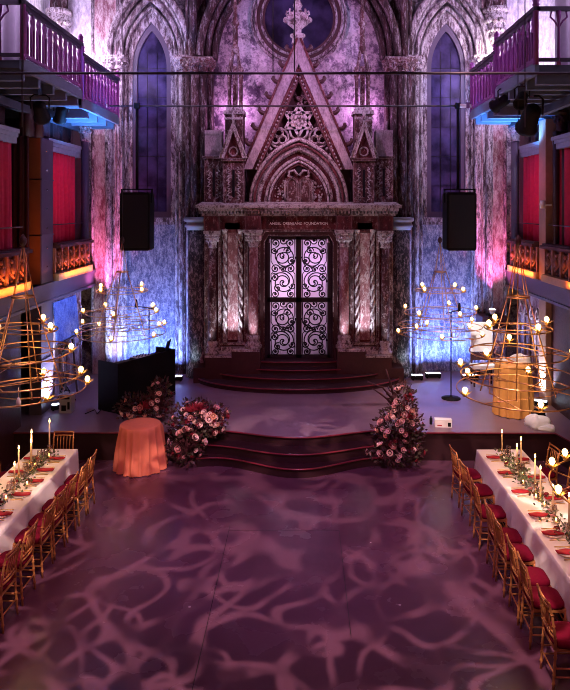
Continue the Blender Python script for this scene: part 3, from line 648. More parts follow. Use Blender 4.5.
# gable coping: pale slabs, red inner mouldings, crockets
A0, AT = (1.42, 6.02), 9.45
for s in (-1, 1):
    cp = MB().prism([(U(s*1.46), 6.0), (U(s*1.20), 6.0), (U(0), 8.72), (U(0), 9.42)][::(1 if s < 0 else -1)], 17.30, 17.72).build('gable_coping', 'coping', po)
    MB().tube([(U(s*1.46), 17.28, 6.0), (U(s*.04), 17.28, 9.38)], .032, 6).build('coping_roll', 'portal_red', po)
    il = MB().tube([(U(s*1.17), 17.34, 6.0), (U(s*.0), 17.34, 8.62)], .04, 6).tube([(U(s*1.02), 17.42, 6.05), (U(s*.0), 17.42, 8.34)], .03, 6)
    il.bar((U(s*1.10), 17.46, 6.0), (U(0), 17.46, 8.5), .10, .2, (0, 1, 0)); il.build('gable_moulding', 'portal_red', po)
    st_ = MB()
    for k in range(26):
        t = k/26; st_.ball((U(s*(1.10*(1-t))), 17.36, 6.02 + 2.46*t), .03, 6, 4)
    st_.build('gable_stud_pattern', 'portal_pale', po)
    for k in range(8):
        t = (k + .45)/8.4; x, z = 1.47*(1-t), 6.05 + 3.38*t
        c = MB().tube([(U(s*x), 17.32, z), (U(s*(x+.09)), 17.30, z+.02), (U(s*(x+.16)), 17.29, z+.10), (U(s*(x+.13)), 17.28, z+.16)], [.065, .06, .055, .025], 7)
        c.ball((U(s*(x+.14)), 17.29, z+.12), .05, 7, 5); c.build('crocket', 'dark_red', po)
# star, trefoils, small carving inside the gable
star = MB()
for ph in (pi/2, -pi/2):
    tri = [(U(.40*cos(ph + 2*pi*k/3)), 17.48, 7.28 + .40*sin(ph + 2*pi*k/3)) for k in range(3)]
    for k in range(3): star.bar(tri[k], tri[(k+1) % 3], .085, .07)
star.prism([(U(.20*cos(2*pi*k/6 + pi/6)), 7.28 + .20*sin(2*pi*k/6 + pi/6)) for k in range(6)], 17.47, 17.62)
for k in range(6):
    a = pi/6 + k*pi/3; star.ball((U(.10*cos(a)), 17.46, 7.28 + .10*sin(a)), .05, 6, 5)
star.build('star_relief', 'portal_pale', po)
for s in (-1, 1):
    tf = MB()
    for k in range(3):
        a = pi/2 + 2*pi*k/3; cx_, cz_ = s*.52 + .105*cos(a), 6.84 + .105*sin(a)
        tf.tube([(U(cx_ + .105*cos(2*pi*j/14)), 17.50, cz_ + .105*sin(2*pi*j/14)) for j in range(14)], .028, 6, closed=True)
    tf.tube([(U(s*.52 + .25*cos(2*pi*j/20)), 17.52, 6.84 + .25*sin(2*pi*j/20)) for j in range(20)], .028, 6, closed=True)
    tf.tube([(U(s*.02), 17.50, 6.74), (U(s*.2), 17.50, 6.88), (U(s*.26), 17.50, 7.1)], .035, 6)
    tf.tube([(U(s*.80), 17.52, 6.35), (U(s*.88), 17.50, 6.5), (U(s*.78), 17.5, 6.6), (U(s*.70), 17.5, 6.52)], .04, 6)
    tf.build('trefoil', 'portal_pale', po)
ap = MB()
for k in range(20): ap.ball((U(random.uniform(-.22, .22)), 17.56, random.uniform(7.66, 7.95)), random.uniform(.03, .05), 6, 4)
ap.build('apex_foliage', 'portal', po)
# crowning finial
fn = MB().lathe([(.16, 9.28), (.14, 9.42), (.20, 9.47), (.20, 9.52), (.10, 9.56), (.10, 9.66), (.25, 9.78), (.30, 9.92), (.27, 10.04), (.12, 10.12), (.09, 10.2), (.13, 10.28), (.07, 10.4), (.06, 10.9), (.15, 11.05), (.05, 11.25)], (U(-.03), 17.5, 0), 14)
for k in range(8):
    a = 2*pi*k/8; fn.ball((U(-.03) + .30*cos(a), 17.5 + .30*sin(a), 9.90), .085, 7, 5); fn.ball((U(-.03) + .20*cos(a+.4), 17.5 + .20*sin(a+.4), 10.06), .05, 6, 5)
    fn.tube([(U(-.03) + .2*cos(a), 17.5 + .2*sin(a), 9.98), (U(-.03) + .3*cos(a), 17.5 + .3*sin(a), 10.06), (U(-.03) + .27*cos(a), 17.5 + .27*sin(a), 10.14)], .03, 5)
fn.build('finial', 'portal_pale', po)

# ---- the door: two leaves of iron scrollwork before frosted glass
d1 = props(MB().band(T_(INN), T_(IN2), 17.36, 17.5).build('door_1', 'door_wood'), kind='structure')
def spiral(cx, cz, r0, r1, a0, turns, n=40, y=17.36):
    return [(cx + (r0 + (r1-r0)*k/n)*cos(a0 + turns*2*pi*k/n), y, cz + (r0 + (r1-r0)*k/n)*sin(a0 + turns*2*pi*k/n)) for k in range(n+1)]
ZB, ZM, ZT = 1.12, 2.62, 4.25
for s in (-1, 1):
    lf = MB().box(U(s*.0), 17.38, ZB, U(s*.07), 17.46, ZT).box(U(s*.74), 17.38, ZB, U(s*.82), 17.46, 4.1).box(U(0), 17.38, ZB, U(s*.82), 17.46, ZB+.08).box(U(0), 17.38, ZM-.06, U(s*.82), 17.46, ZM+.06).box(U(0), 17.38, ZT-.07, U(s*.72), 17.46, ZT)
    lf = lf.build('door_leaf', 'door_wood', d1)
    for (za, zb) in ((ZB+.08, ZM-.06), (ZM+.06, ZT-.05)):
        MB().box(U(s*.06), 17.43, za, U(s*.76), 17.44, zb).build('pane', 'frosted', lf)
        m_ = MB(); cx_, h_ = U(s*.405), zb - za
        def sp(u, v, r, tr, a0=0.0, flip=1, th=.016):
            m_.tube([(cx_ + s*flip*(p[0]-cx_), p[1], p[2]) for p in spiral(cx_ + u, za + v*h_, r, .02, a0, tr)], th, 5)
            m_.ball((cx_ + s*flip*u, 17.36, za + v*h_), .028, 6, 5)
        sp(0, .26, .30, 2.2, pi/2); sp(0, .70, .30, -2.2, -pi/2)
        sp(-.19, .49, .12, 1.6, 0); sp(.20, .49, .12, -1.6, pi); sp(-.19, .93, .11, 1.5, -pi/2); sp(.20, .93, .11, -1.5, -pi/2)
        sp(-.20, .06, .10, -1.5, pi/2); sp(.21, .06, .10, 1.5, pi/2); sp(.0, .48, .08, 1.4, 0)
        sp(-.12, .80, .10, 1.3, 0); sp(.14, .16, .10, -1.3, 2); sp(.22, .34, .11, 1.4, 1); sp(-.22, .62, .11, -1.4, 2); sp(.23, .80, .09, 1.4, 3); sp(-.24, .20, .09, -1.3, 0); sp(0, .97, .10, 1.2, pi); sp(0, .26, .33, .9, 0); sp(0, .70, .33, .9, pi)
        for q in (-1, 1): m_.tube([(cx_ + q*.30, 17.36, za), (cx_ + q*.31, 17.36, za+.4*h_), (cx_ + q*.20, 17.36, za+.5*h_), (cx_ + q*.31, 17.36, za+.62*h_), (cx_ + q*.3, 17.36, zb)], .012, 5)
        m_.build('scrollwork', 'iron', lf)
    MB().tube([(U(s*.10), 17.36, 2.2), (U(s*.10), 17.32, 2.25), (U(s*.10), 17.32, 2.5), (U(s*.10), 17.36, 2.55)], .015, 6).build('door_handle', 'iron', lf)
point('lobby_lamp', (U(-.45), 17.95, 2.9), 75, (0.92, 0.76, 1.0), .1)
point('lobby_lamp_high', (U(.35), 17.95, 3.5), 36, (0.86, 0.62, 1.0), .1)

# ================================================================== SIDE GALLERIES
XS = {-1: -5.6, 1: 5.45}
SIDE = {-1: 'booth-side', 1: 'opposite'}
def motif(mb, x, s, y, z0, z1):
    """Carved shield on a parapet panel, on the aisle side of plane x."""
    f = x - s*.035; h = z1 - z0
    mb.tube([(f, y-.12, z1-.08*h), (f-s*.02, y-.13, z0+.45*h), (f-s*.05, y, z0+.22*h), (f-s*.02, y+.13, z0+.45*h), (f, y+.12, z1-.08*h)], .026, 6)
    mb.ball((f-s*.02, y, z0+.50*h), .07, 8, 6, 1.3); mb.ball((f, y, z0+.80*h), .05, 7, 5); mb.ball((f, y-.08, z0+.68*h), .035, 6, 4); mb.ball((f, y+.08, z0+.68*h), .035, 6, 4)
    mb.ball((f, y, z0+.1*h), .03, 6, 4)
def parapet(s, y0, y1, label):
    x = XS[s]; p = thing('gallery_parapet', label, 'parapet', (x, (y0+y1)/2, 3.36))
    MB().box(x-.16*(-s)*-1, y0, 4.10, x+.10*s, y1, 4.17).box(x-s*.10, y0, 4.17, x+s*.10, y1, 4.21).build('top_rail', 'dark_red', p)
    MB().box(x-s*.12, y0, 3.36, x+s*.14, y1, 3.52).build('ledge', 'ledge', p)
    n = round((y1-y0)/.44); w = (y1-y0)/n
    for k in range(n):
        ya, yb = y0 + k*w, y0 + (k+1)*w; c = (ya+yb)/2
        q = MB().box(x+s*.02, ya, 3.52, x+s*.08, yb, 4.10).build('panel', 'dark_red', p)
        m_ = MB(); motif(m_, x+s*.02, s, c, 3.54, 4.08); m_.build('carving', 'carved', q)
        MB().box(x-s*.05, ya-.035, 3.52, x+s*.05, ya+.035, 4.10).build('stile', 'carved', p)
    MB().box(x-s*.05, y1-.05, 3.52, x+s*.05, y1, 4.10).build('stile', 'carved', p)
    MB().tube([(x+s*.05, y0, 4.62), (x+s*.05, y1, 4.62)], .014, 6).build('guard_rail', 'cable', p)
BAYS = {-1: [(15.05, 17.5), (10.4, 13.5)], 1: [(15.52, 17.5), (10.4, 15.02)]}
parapet(-1, *BAYS[-1][0], 'carved red gallery parapet over the blue panel, between grey post and pink pilaster')
parapet(-1, *BAYS[-1][1], 'carved red gallery parapet nearer than the riveted grey post, above a copper chandelier')
parapet(1, *BAYS[1][0], 'carved red gallery parapet between the tan pier and pilaster, on the gold-draped stand side')
parapet(1, *BAYS[1][1], 'carved red gallery parapet nearer than the tan pier, cut off by the picture edge')

def drape(name, m, x, y0, y1, z0, z1, label, cat, folds, amp, s, axis='y', flare=0.0):
    """Hanging cloth in deep folds with a little thickness."""
    nx, nz = folds*8, 8; vs, fs = [], []
    for side in (0, 1):
        for j in range(nz+1):
            for i in range(nx+1):
                t = i/nx; z = z0 + (z1-z0)*j/nz; a = amp*(1.15 - .35*j/nz)
                off = a*sin(2*pi*folds*t + .6*sin(3*t+j*.1)) + .25*a*sin(2*pi*folds*2.3*t) + side*.012
                c = y0 + (y1-y0)*t
                vs.append((x + off, c, z) if axis == 'y' else (c, x + off, z))
    N_ = (nx+1)*(nz+1)
    for j in range(nz):
        for i in range(nx):
            a = j*(nx+1)+i; fs.append((a, a+1, a+nx+2, a+nx+1)); fs.append((N_+a+nx+1, N_+a+nx+2, N_+a+1, N_+a))
    rim = [i for i in range(nx+1)] + [(j+1)*(nx+1)-1 for j in range(1, nz+1)] + [nz*(nx+1)+i for i in range(nx-1, -1, -1)] + [j*(nx+1) for j in range(nz-1, 0, -1)]
    for i in range(len(rim)): a, b = rim[i], rim[(i+1) % len(rim)]; fs.append((b, a, N_+a, N_+b))
    o = MB().add(vs, fs, True).build(name, m); return props(o, label, cat)
for s in (-1, 1):
    x = XS[s]; nm = 'left' if s < 0 else 'right'
    (ya, yb), (yc, yd) = BAYS[s]
    # beam below the ledge and cornice above the curtain
    struct(MB().box(x-s*.02, 9.4, 2.92, x+s*.35, 18.2, 3.36).box(x-s*.06, 9.4, 3.28, x+s*.2, 18.2, 3.36).box(x-s*.05, 9.4, 2.92, x+s*.2, 18.2, 2.98), 'gallery_beam_' + nm, 'steel')
    for (p, q) in BAYS[s]:
        struct(MB().box(x+s*.16, p, 6.30, x+s*.55, q, 6.42).box(x+s*.13, p, 6.42, x+s*.55, q, 6.50).box(x+s*.10, p, 6.50, x+s*.55, q, 6.58), 'gallery_cornice_' + nm, 'cornice_blue')
        fr_ = MB().box(x+s*.40, p, 6.68, x+s*.6, q, 7.45)
        for k in range(4):
            yk = p + (q-p)*(k+.5)/4; fr_.box(x+s*.34, yk-.04, 6.68, x+s*.4, yk+.04, 7.45)
        struct(fr_, 'gallery_frieze_' + nm, 'side_wall')
        struct(MB().box(x+s*.15, p, 3.30, x+s*1.2, q, 3.36), 'gallery_floor_' + nm, 'dark_red')
        struct(MB().box(x+s*.80, p-.1, 3.36, x+s*.86, q+.1, 6.5), 'gallery_back_' + nm, 'dark_red')
    # round column at the far end of the bay
    c_ = MB().lathe([(.14, 3.36), (.14, 3.5), (.105, 3.56), (.10, 6.75)], (x+s*.04, 17.36, 0), 16)
    struct(c_, 'gallery_column_' + nm, 'steel')
    k_ = MB(); capital(k_, x+s*.04, 17.36, 6.72, .105, .5); struct(k_, 'gallery_capital_' + nm, 'portal_pale')
    struct(MB().box(x+s*.42, 17.2, 3.36, x+s*.6, 18.2, 7.45), 'gallery_end_' + nm, 'dark_red')
    # lancet panelling under the far bay
    tr = MB().box(x+s*.22, ya, ST, x+s*.30, 17.6, 2.95)
    L_ = 17.5 - ya; n = 5
    for k in range(n):
        yc_ = ya + L_*(k+.5)/n; hw = L_/n/2 - .03
        pts = [(x+s*.18, yc_ + (px_), pz_) for px_, pz_ in arch(0, 2.25, hw, hw*1.9, 8, ST+.1)]
        tr.tube(pts, .028, 6); tr.ball((x+s*.18, yc_, 2.3), .05, 6, 5)
        tr.tube([(x+s*.18, yc_-hw, 1.5), (x+s*.18, yc_+hw, 1.5)], .022, 6)
    struct(tr, 'wall_%s_panelling' % nm, 'pink_plaster')
    # dark wall below the near bay
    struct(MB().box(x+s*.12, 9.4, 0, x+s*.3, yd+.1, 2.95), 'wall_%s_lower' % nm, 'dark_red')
drape('gallery_curtain', 'curtain', -5.86, 14.9, 17.15, 4.1, 6.44, 'crimson velvet curtain in the gallery bay above the blue panel', 'curtain', 9, .08, -1)
drape('gallery_curtain', 'curtain', -5.90, 10.4, 13.55, 4.1, 6.44, 'crimson curtain at the picture edge beside the dark wine drape', 'curtain', 11, .05, -1)
drape('gallery_curtain', 'curtain', 5.70, 15.4, 17.15, 4.1, 6.44, 'crimson curtain between round column and tan pier, on the gold-draped stand side', 'curtain', 7, .08, 1)
drape('gallery_curtain', 'curtain', 5.74, 10.4, 15.0, 4.1, 6.44, 'dim crimson curtain behind the parapet nearer than the tan pier', 'curtain', 14, .05, 1)
drape('wine_drape', 'dark_curtain', 14.0, -6.12, -5.72, 3.5, 6.5, 'dark wine drape hanging against the orange side of the riveted grey post', 'curtain', 3, .04, -1, axis='x')

# riveted post and its orange-painted side; tan pier opposite
struct(MB().box(-5.86, 14.36, ST, -5.60, 15.03, 6.5), 'post_left', 'steel')
struct(MB().box(-6.15, 14.34, 3.36, -5.62, 14.5, 6.5), 'wall_left_return', 'orange_wall')
rv = MB()
for k in range(8): rv.ball((-5.595, 14.66, 3.3 + .42*k), .022, 6, 4)
struct(rv, 'post_left_rivets', 'chrome')
for y in (1.7, 3.05, 4.4, 5.6): struct(MB().box(-5.885, 14.34, y, -5.585, 15.05, y+.03), 'post_left_strap', 'steel')
struct(MB().box(5.44, 15.04, ST, 5.70, 15.46, 7.0), 'post_right', 'tan_post')
cm = MB()
for dx, dy in ((.20, 14.95), (.36, 14.85), (.5, 14.9)): cm.lathe([(.075, 3.4), (.075, 6.7)], (5.44+dx, dy, 0), 10)
capital(cm, 5.72, 14.85, 6.7, .10, .45); struct(cm, 'post_right_shafts', 'dark_red')
cm = MB(); cm.lathe([(.16, 6.5), (.15, 7.3)], (-5.85, 14.2, 0), 10).lathe([(.09, 6.5), (.09, 7.3)], (-5.62, 14.3, 0), 10); struct(cm, 'post_left_shafts', 'dark_red')

# ================================================================== BALCONIES
bal_me = None
def balcony(X, s, yc, ye, ys, wall, label):
    global bal_me
    b = thing('balcony', label, 'balcony', (X, (yc+ye)/2, 7.45))
    MB().box(X, yc, 7.42, wall, ys, 7.55).box(X, ys, 7.24, wall, ye, 7.37).build('deck', 'soffit', b)
    MB().box(X-s*.03, yc-.03, 7.38, X+s*.05, ys, 7.58).box(X-s*.03, ys, 7.18, X+s*.05, ye+.02, 7.40).build('fascia', 'joist', b)
    n = 9
    for k in range(n):
        y = yc + .15 + (ye-yc-.3)*k/(n-1); zt = 7.42 if y < ys else 7.24
        MB().box(X+s*.05, y-.05, zt-.20, wall, y+.05, zt).build('joist', 'joist', b)
    MB().box(X+s*.9, yc+.1, 6.98, X+s*1.02, ye, 7.14).build('bearer', 'soffit', b)
    for (y0, y1, z, nn) in ((yc, ys, 7.55, 0), (ys+.05, ye, 7.35, 0)):
        MB().box(X-s*.06, y0-.05, z+.96, X+s*.06, y1, z+1.03).box(X-s*.03, y0, z+.88, X+s*.03, y1, z+.96).build('handrail', 'handrail', b)
        MB().box(X-s*.025, y0, z+.06, X+s*.025, y1, z+.12).build('bottom_rail', 'baluster', b)
        m_ = max(6, round((y1-y0)/.27))
        for k in range(m_):
            y = y0 + (y1-y0)*(k+.5)/m_
            if bal_me is None:
                q = MB().add([(-.018, p, zz) for p, zz in ((-.08,.12),(.08,.12),(.08,.62),(.045,.70),(.075,.78),(.03,.88),(-.03,.88),(-.075,.78),(-.045,.70),(-.08,.62))] +
                             [(.018, p, zz) for p, zz in ((-.08,.12),(.08,.12),(.08,.62),(.045,.70),(.075,.78),(.03,.88),(-.03,.88),(-.075,.78),(-.045,.70),(-.08,.62))],
                             [tuple(range(9,-1,-1)), tuple(range(10,20))] + [(i, (i+1) % 10, 10+(i+1) % 10, 10+i) for i in range(10)])
                q.tube([(.02, 0, .14), (.02, 0, .6)], .022, 6); q.tube([(-.02, 0, .14), (-.02, 0, .6)], .022, 6)
                o = q.build('baluster', 'baluster', b, True); bal_me = o.data
                for v in bal_me.vertices: v.co += OFF[b.name]
            else:
                o = bpy.data.objects.new('baluster', bal_me); COL.objects.link(o); o.parent = b
            o.location = (X - b.location.x, y - b.location.y, z - b.location.z)
        for y in (y0, y1 - .04):
            MB().lathe([(.05, z), (.05, z+1.05), (.07, z+1.07), (.05, z+1.1), (.07, z+1.16), (.02, z+1.23)], (X, y, 0), 8).build('newel_post', 'baluster', b)
    # return rail at the near corner
    MB().box(X, yc-.05, 8.51, wall, yc+.03, 8.58).box(X, yc-.03, 7.61, wall, yc+.03, 7.67).build('return_rail', 'handrail', b)
    for k in range(1, 4):
        x = X + s*.30*k*1.35
        p = MB().lathe([(.04, 7.55), (.03, 7.7), (.022, 8.3), (.04, 8.4), (.05, 8.51)], (x, yc, 0), 8)
        for q in (-1, 1): p.tube([(x, yc, 8.22), (x+q*.07, yc, 8.33), (x+q*.15, yc, 8.40), (x+q*.13, yc, 8.50)], .018, 5)
        p.build('turned_post', 'baluster', b)
    return b
balcony(-4.83, -1, 11.57, 17.5, 14.6, -6.85, 'violet balcony with flat balusters and blue-lit joists, on the booth side of the hall')
balcony(4.15, 1, 11.95, 16.5, 14.4, 6.68, 'violet balcony with flat balusters above the gold-draped stand and tan pier')
drape('balcony_drape', 'white_drape', 12.35, -6.7, -5.15, 7.56, 9.8, 'lilac drape tied back behind the balcony corner on the booth side', 'curtain', 6, .06, -1, axis='x')
drape('balcony_drape', 'white_drape', 12.9, 4.85, 6.5, 7.56, 9.8, 'pale lilac drape behind the balcony over the tan pier', 'curtain', 6, .06, 1, axis='x')
for s, x, y in ((-1, PX(40, 18.2), 18.25), (1, PX(523, 18.2), 18.25)):
    nw = MB().band(arch(x, 9.3, .30, .75, 10, 8.3), arch(x, 9.3, .22, .6, 10, 8.3), 18.18, 18.3)
    nw = nw.build('window_4' if s < 0 else 'window_5', 'steel'); nw['kind'] = 'structure'
    MB().prism(arch(x, 9.3, .22, .6, 10, 8.3)[::-1], 18.24, 18.29).build('pane', 'window_glass', nw)

# rods across the nave, hanging wires
props(MB().tube([(-6.9, 11.2, 7.25), (6.7, 11.2, 7.25)], .022, 8).build('tie_rod', 'cable'), 'dark tie rod crossing the hall in front of both balcony corners', 'rod')
props(MB().tube([(-4.75, 16.5, 7.51), (4.12, 16.5, 7.51)], .022, 8).build('tie_rod', 'cable'), 'dark rod carrying both black loudspeakers between the balcony ends', 'rod')
for px, d, z0, lb in ((273, 11.2, 7.25, 'thin dark wire rising past the rose window, beside its rim'), (294.5, 11.2, 7.25, 'thin dark wire hanging just beside the gable finial'), (22, 11.2, 7.25, 'thin dark wire at the booth-side balcony corner'), (525, 11.2, 7.25, 'thin dark wire crossing the balcony over the tan pier')):
    props(MB().tube([(PX(px, d), d, z0 - (.9 if px in (22, 525) else 0)), (PX(px, d), d, 12.5)], .009, 6).build('hanging_wire', 'cable'), lb, 'wire')
for x0, x1, lb in ((PX(62, 16.5), -4.8, 'lit rod end, its brightness painted white, under the booth-side balcony soffit'), (PX(459, 16.5), PX(497, 16.5), 'lit rod end, its brightness painted white, near the hanging black spotlights')):
    o = thing('lit_rod_end', lb, 'pipe', ((x0+x1)/2, 16.42, 7.5))  # lit stretch of the dark rod, its light put into white colour
    MB().tube([(x0, 16.42, 7.5), (x1, 16.42, 7.5)], .05, 10).build('tube', 'white_cloth', o)
    for t in (.2, .8): MB().box(x0+(x1-x0)*t-.04, 16.36, 7.43, x0+(x1-x0)*t+.04, 16.50, 7.58).build('clamp', 'chrome', o)

# hanging loudspeakers
def loudspeaker(x, label):
    y, z0, z1 = 16.4, 3.97, 5.38
    t = thing('loudspeaker', label, 'speaker', (x, y, z0))
    c = MB().prism([(x-.36, z0+.04), (x-.32, z0), (x+.32, z0), (x+.36, z0+.04), (x+.36, z1-.04), (x+.32, z1), (x-.32, z1), (x-.36, z1-.04)], y-.22, y+.28).build('cabinet', 'black', t)
    MB().box(x-.31, y-.235, z0+.06, x+.31, y-.215, z1-.06).build('grille', 'grille', t)
    MB().box(x-.38, y-.05, z1-.25, x-.355, y+.05, z1+.08).box(x+.355, y-.05, z1-.25, x+.38, y+.05, z1+.08).box(x-.38, y-.05, z1+.06, x+.38, y+.05, z1+.09).build('bracket', 'black', t)
    MB().tube([(x-.02, y+.08, z1+.08), (x-.02, y+.08, 7.53)], .035, 8).build('hanging_pole', 'black', t)
    MB().box(x-.08, y+.02, 7.44, x+.04, y+.14, 7.58).build('clamp', 'black', t)
loudspeaker(PX(137, 16.4), 'large black loudspeaker hanging before the window on the booth side')
loudspeaker(PX(459.5, 16.4), 'large black loudspeaker hanging before the window on the gold-draped stand side')

# stage lanterns below the balconies
def lantern(loc, label, k=1.0, tilt=.6, rz=0):
    t = thing('stage_lantern', label, 'spotlight', loc, rz, local=True)
    T = Matrix.Translation((0, 0, -.30*k)) @ Matrix.Rotation(tilt, 4, 'X') @ Matrix.Rotation(pi, 4, 'X')
    MB(T).lathe([(.05*k, -.16*k), (.11*k, -.10*k), (.12*k, .18*k), (.15*k, .22*k), (.15*k, .26*k), (.12*k, .26*k), (.11*k, .20*k)], (0,0,0), 14).build('housing', 'black', t, True)
    MB().tube([(-.15*k, 0, -.30*k), (-.16*k, 0, -.10*k), (-.10*k, 0, -.05*k), (.10*k, 0, -.05*k), (.16*k, 0, -.10*k), (.15*k, 0, -.30*k)], .014*k, 6).build('yoke', 'black', t, True)
    MB().box(-.03*k, -.03*k, -.06*k, .03*k, .03*k, .06*k).build('clamp', 'chrome', t, True)
    MB().tube([(0, 0, .04), (0, 0, 7.42 - loc[2])], .018, 8).build('drop_pole', 'black', t, True)
    return t
lantern((PX(531, 13.2), 13.2, PZ(92, 13.2)), 'big black spotlight hanging low under the balcony over the tan pier', 1.5, .9)
lantern((PX(503, 14.0), 14.0, PZ(87, 14.0)), 'small black spotlight under the balcony, beside the whitened lit rod end', 1.0, 1.2, .6)
lantern((PX(522, 12.8), 12.8, PZ(84, 12.8)), 'black spotlight between the two others under the gold-draped stand side balcony', .9, -.9, -.5)
lantern((PX(61, 15.0), 15.0, PZ(98, 15.0)), 'black spotlight at the whitened lit rod end under the booth-side balcony', 1.0, .8, .5)
lantern((PX(40, 13.0), 13.0, PZ(92, 13.0)), 'dim black spotlight deep under the booth-side balcony', 1.1, 1.0, .2)
props(MB().lathe([(.05, -.08), (.07, .02), (.05, .10)], (PX(541, 15.1), 15.0, PZ(205, 15.1)), 10).box(PX(541,15.1)-.02, 14.98, PZ(205,15.1)-.02, PX(541,15.1)+.2, 15.06, PZ(205,15.1)+.02).build('small_spotlight', 'white_cloth'), 'small white spotlight fixed to the tan pier', 'spotlight')

# ================================================================== STAGE FURNITURE
# DJ booth
bl = Vector((-3.98, 14.42, 0)); br = Vector((-3.03, 15.93, 0)); bd_ = (br - bl); LB = bd_.length; rzb = atan2(bd_.y, bd_.x)
t = thing('dj_booth', 'black boxy booth standing on the stage behind the floral arrangement', 'booth', (bl.x, bl.y, ST), rzb, local=True)
MB().box(0, 0, 0, LB, .03, 1.08).build('front_panel', 'black_fabric', t, True)
MB().box(0, .03, 0, .03, .62, 1.08).build('side_panel', 'black_fabric', t, True)
MB().box(LB-.03, .03, 0, LB, .62, 1.08).build('side_panel', 'black_fabric', t, True)
MB().box(.03, .03, .90, LB-.03, .62, .94).build('worktop', 'black', t, True)
def on_booth(u, v, z): return bl + Vector((cos(rzb)*u - sin(rzb)*v, sin(rzb)*u + cos(rzb)*v, z))
lp = on_booth(1.60, .30, ST+.94); t = thing('laptop', 'open dark laptop standing at the tall end of the black booth', 'laptop', lp, rzb + pi + .5, local=True)
MB().box(-.18, -.12, 0, .18, .12, .02).build('keyboard_base', 'steel', t, True)
MB(Matrix.Translation((0, .12, .02)) @ Matrix.Rotation(-.25, 4, 'X')).box(-.18, -.008, 0, .18, .008, .34).build('screen', 'black', t, True)
cp_ = on_booth(1.0, .33, ST+.94); t = thing('mixer', 'flat pale-topped mixer lying on the black booth', 'mixer', cp_, rzb, local=True)
MB().box(-.22, -.15, 0, .22, .15, .07).build('housing', 'black', t, True); MB().box(-.20, -.13, .07, .20, .13, .085).build('faceplate', 'grey_box', t, True)
mk = MB()
for i in range(4):
    for j in range(3): mk.lathe([(.014, .085), (.012, .11)], (-.15 + .1*i, -.08 + .08*j, 0), 8)
mk.build('knob_pattern', 'black', t, True)

def round_stand(name, label, x, y, z0, px0, px1, head):
    pass
def pole_stand(label, x, y, z0, h, arm, base_r=.20, lamp=True):
    t = thing('microphone_stand', label, 'stand', (x, y, z0))
    MB().lathe([(base_r, z0), (base_r, z0+.02), (.04, z0+.035), (.02, z0+.08)], (x, y, 0), 20).build('base', 'black', t)
    MB().tube([(x, y, z0+.05), (x, y, z0+h)], .014, 8).build('pole', 'black', t)
    MB().tube([(x-arm*.4, y, z0+h-.03), (x+arm*.6, y-.05, z0+h+.05)], .011, 6).build('boom', 'black', t)
    MB().lathe([(.03, 0), (.035, .04), (.03, .14), (.02, .2)], (x+arm*.6, y-.05, z0+h+.02), 10).build('microphone', 'black', t)
pole_stand('slim stand behind the black booth, in front of the blue niche', PX(149, 16.6), 16.6, ST, PZ(308, 16.6)-ST, -.5)
pole_stand('slim microphone stand on a round base before the blue niche, near the gold-draped stand', PX(451, 15.6), 15.6, ST, PZ(312, 15.6)-ST, .3, .22)

# blue panel against the lancet panelling, with its easel
t = thing('blue_panel', 'blue cloudy painted panel leaning on an easel under the carved gallery parapet', 'panel', (-5.3, 15.6, ST))
a, b = Vector((-5.34, 14.95, 0)), Vector((-5.30, 16.35, 0))
MB().add([(-5.48, 14.98, 1.97), (-5.46, 16.38, 1.97), (-5.54, 16.38, 2.88), (-5.56, 14.98, 2.88), (-5.51, 14.98, 1.97), (-5.49, 16.38, 1.97), (-5.57, 16.38, 2.88), (-5.59, 14.98, 2.88)],
         [(0,1,2,3), (7,6,5,4), (0,4,5,1), (1,5,6,2), (2,6,7,3), (3,7,4,0)]).build('board', 'screen', t)
for y in (15.3, 16.0): MB().bar((-5.38, y, ST), (-5.56, y, 2.5), .035).build('easel_leg', 'dark_red', t)
MB().bar((-5.47, 15.0, 1.94), (-5.45, 16.36, 1.94), .05, .04).build('easel_tray', 'dark_red', t)

t = thing('equipment_crate', 'pale grey equipment box with dark labels, standing on stage below the blue panel', 'box', (PX(67, 14.6), 14.6, ST))
cx_, cy_ = PX(67, 14.6), 14.6; zc = ST
MB().box(cx_-.13, cy_-.12, zc, cx_+.13, cy_+.12, zc+.40).build('case', 'grey_box', t)
MB().box(cx_-.08, cy_-.125, zc+.05, cx_+.02, cy_-.118, zc+.17).box(cx_-.10, cy_-.125, zc+.30, cx_+.10, cy_-.118, zc+.36).box(cx_+.05, cy_-.125, zc+.08, cx_+.10, cy_-.118, zc+.24).build('dark_labels', 'black', t)
MB().tube([(cx_-.06, cy_, zc+.40), (cx_-.06, cy_, zc+.45), (cx_+.06, cy_, zc+.45), (cx_+.06, cy_, zc+.40)], .012, 6).build('handle', 'black', t)
t = thing('music_stand', 'thin black tripod stand beside the grey box under the blue panel', 'stand', (PX(64, 15.3), 15.3, ST))
x, y = PX(64, 15.3), 15.3
MB().tube([(x, y, ST+.35), (x, y, ST+1.15)], .012, 6).build('pole', 'black', t)
for k in range(3): MB().tube([(x, y, ST+.45), (x+.26*cos(2.1*k+.4), y+.26*sin(2.1*k+.4), ST+.01)], .010, 6).build('leg', 'black', t)
MB().bar((x-.02, y-.1, ST+1.1), (x+.10, y-.02, ST+1.35), .10, .03).build('holder', 'black', t)
props(MB().tube([(PX(85,14.4), 14.4, ST+.012), (PX(92,14.5), 14.7, ST+.012), (PX(97,14.4), 14.4, ST+.012), (PX(103,14.8), 14.9, ST+.012)], .010, 6).build('cable', 'black'), 'black cable lying on the stage beside the black booth', 'cable')

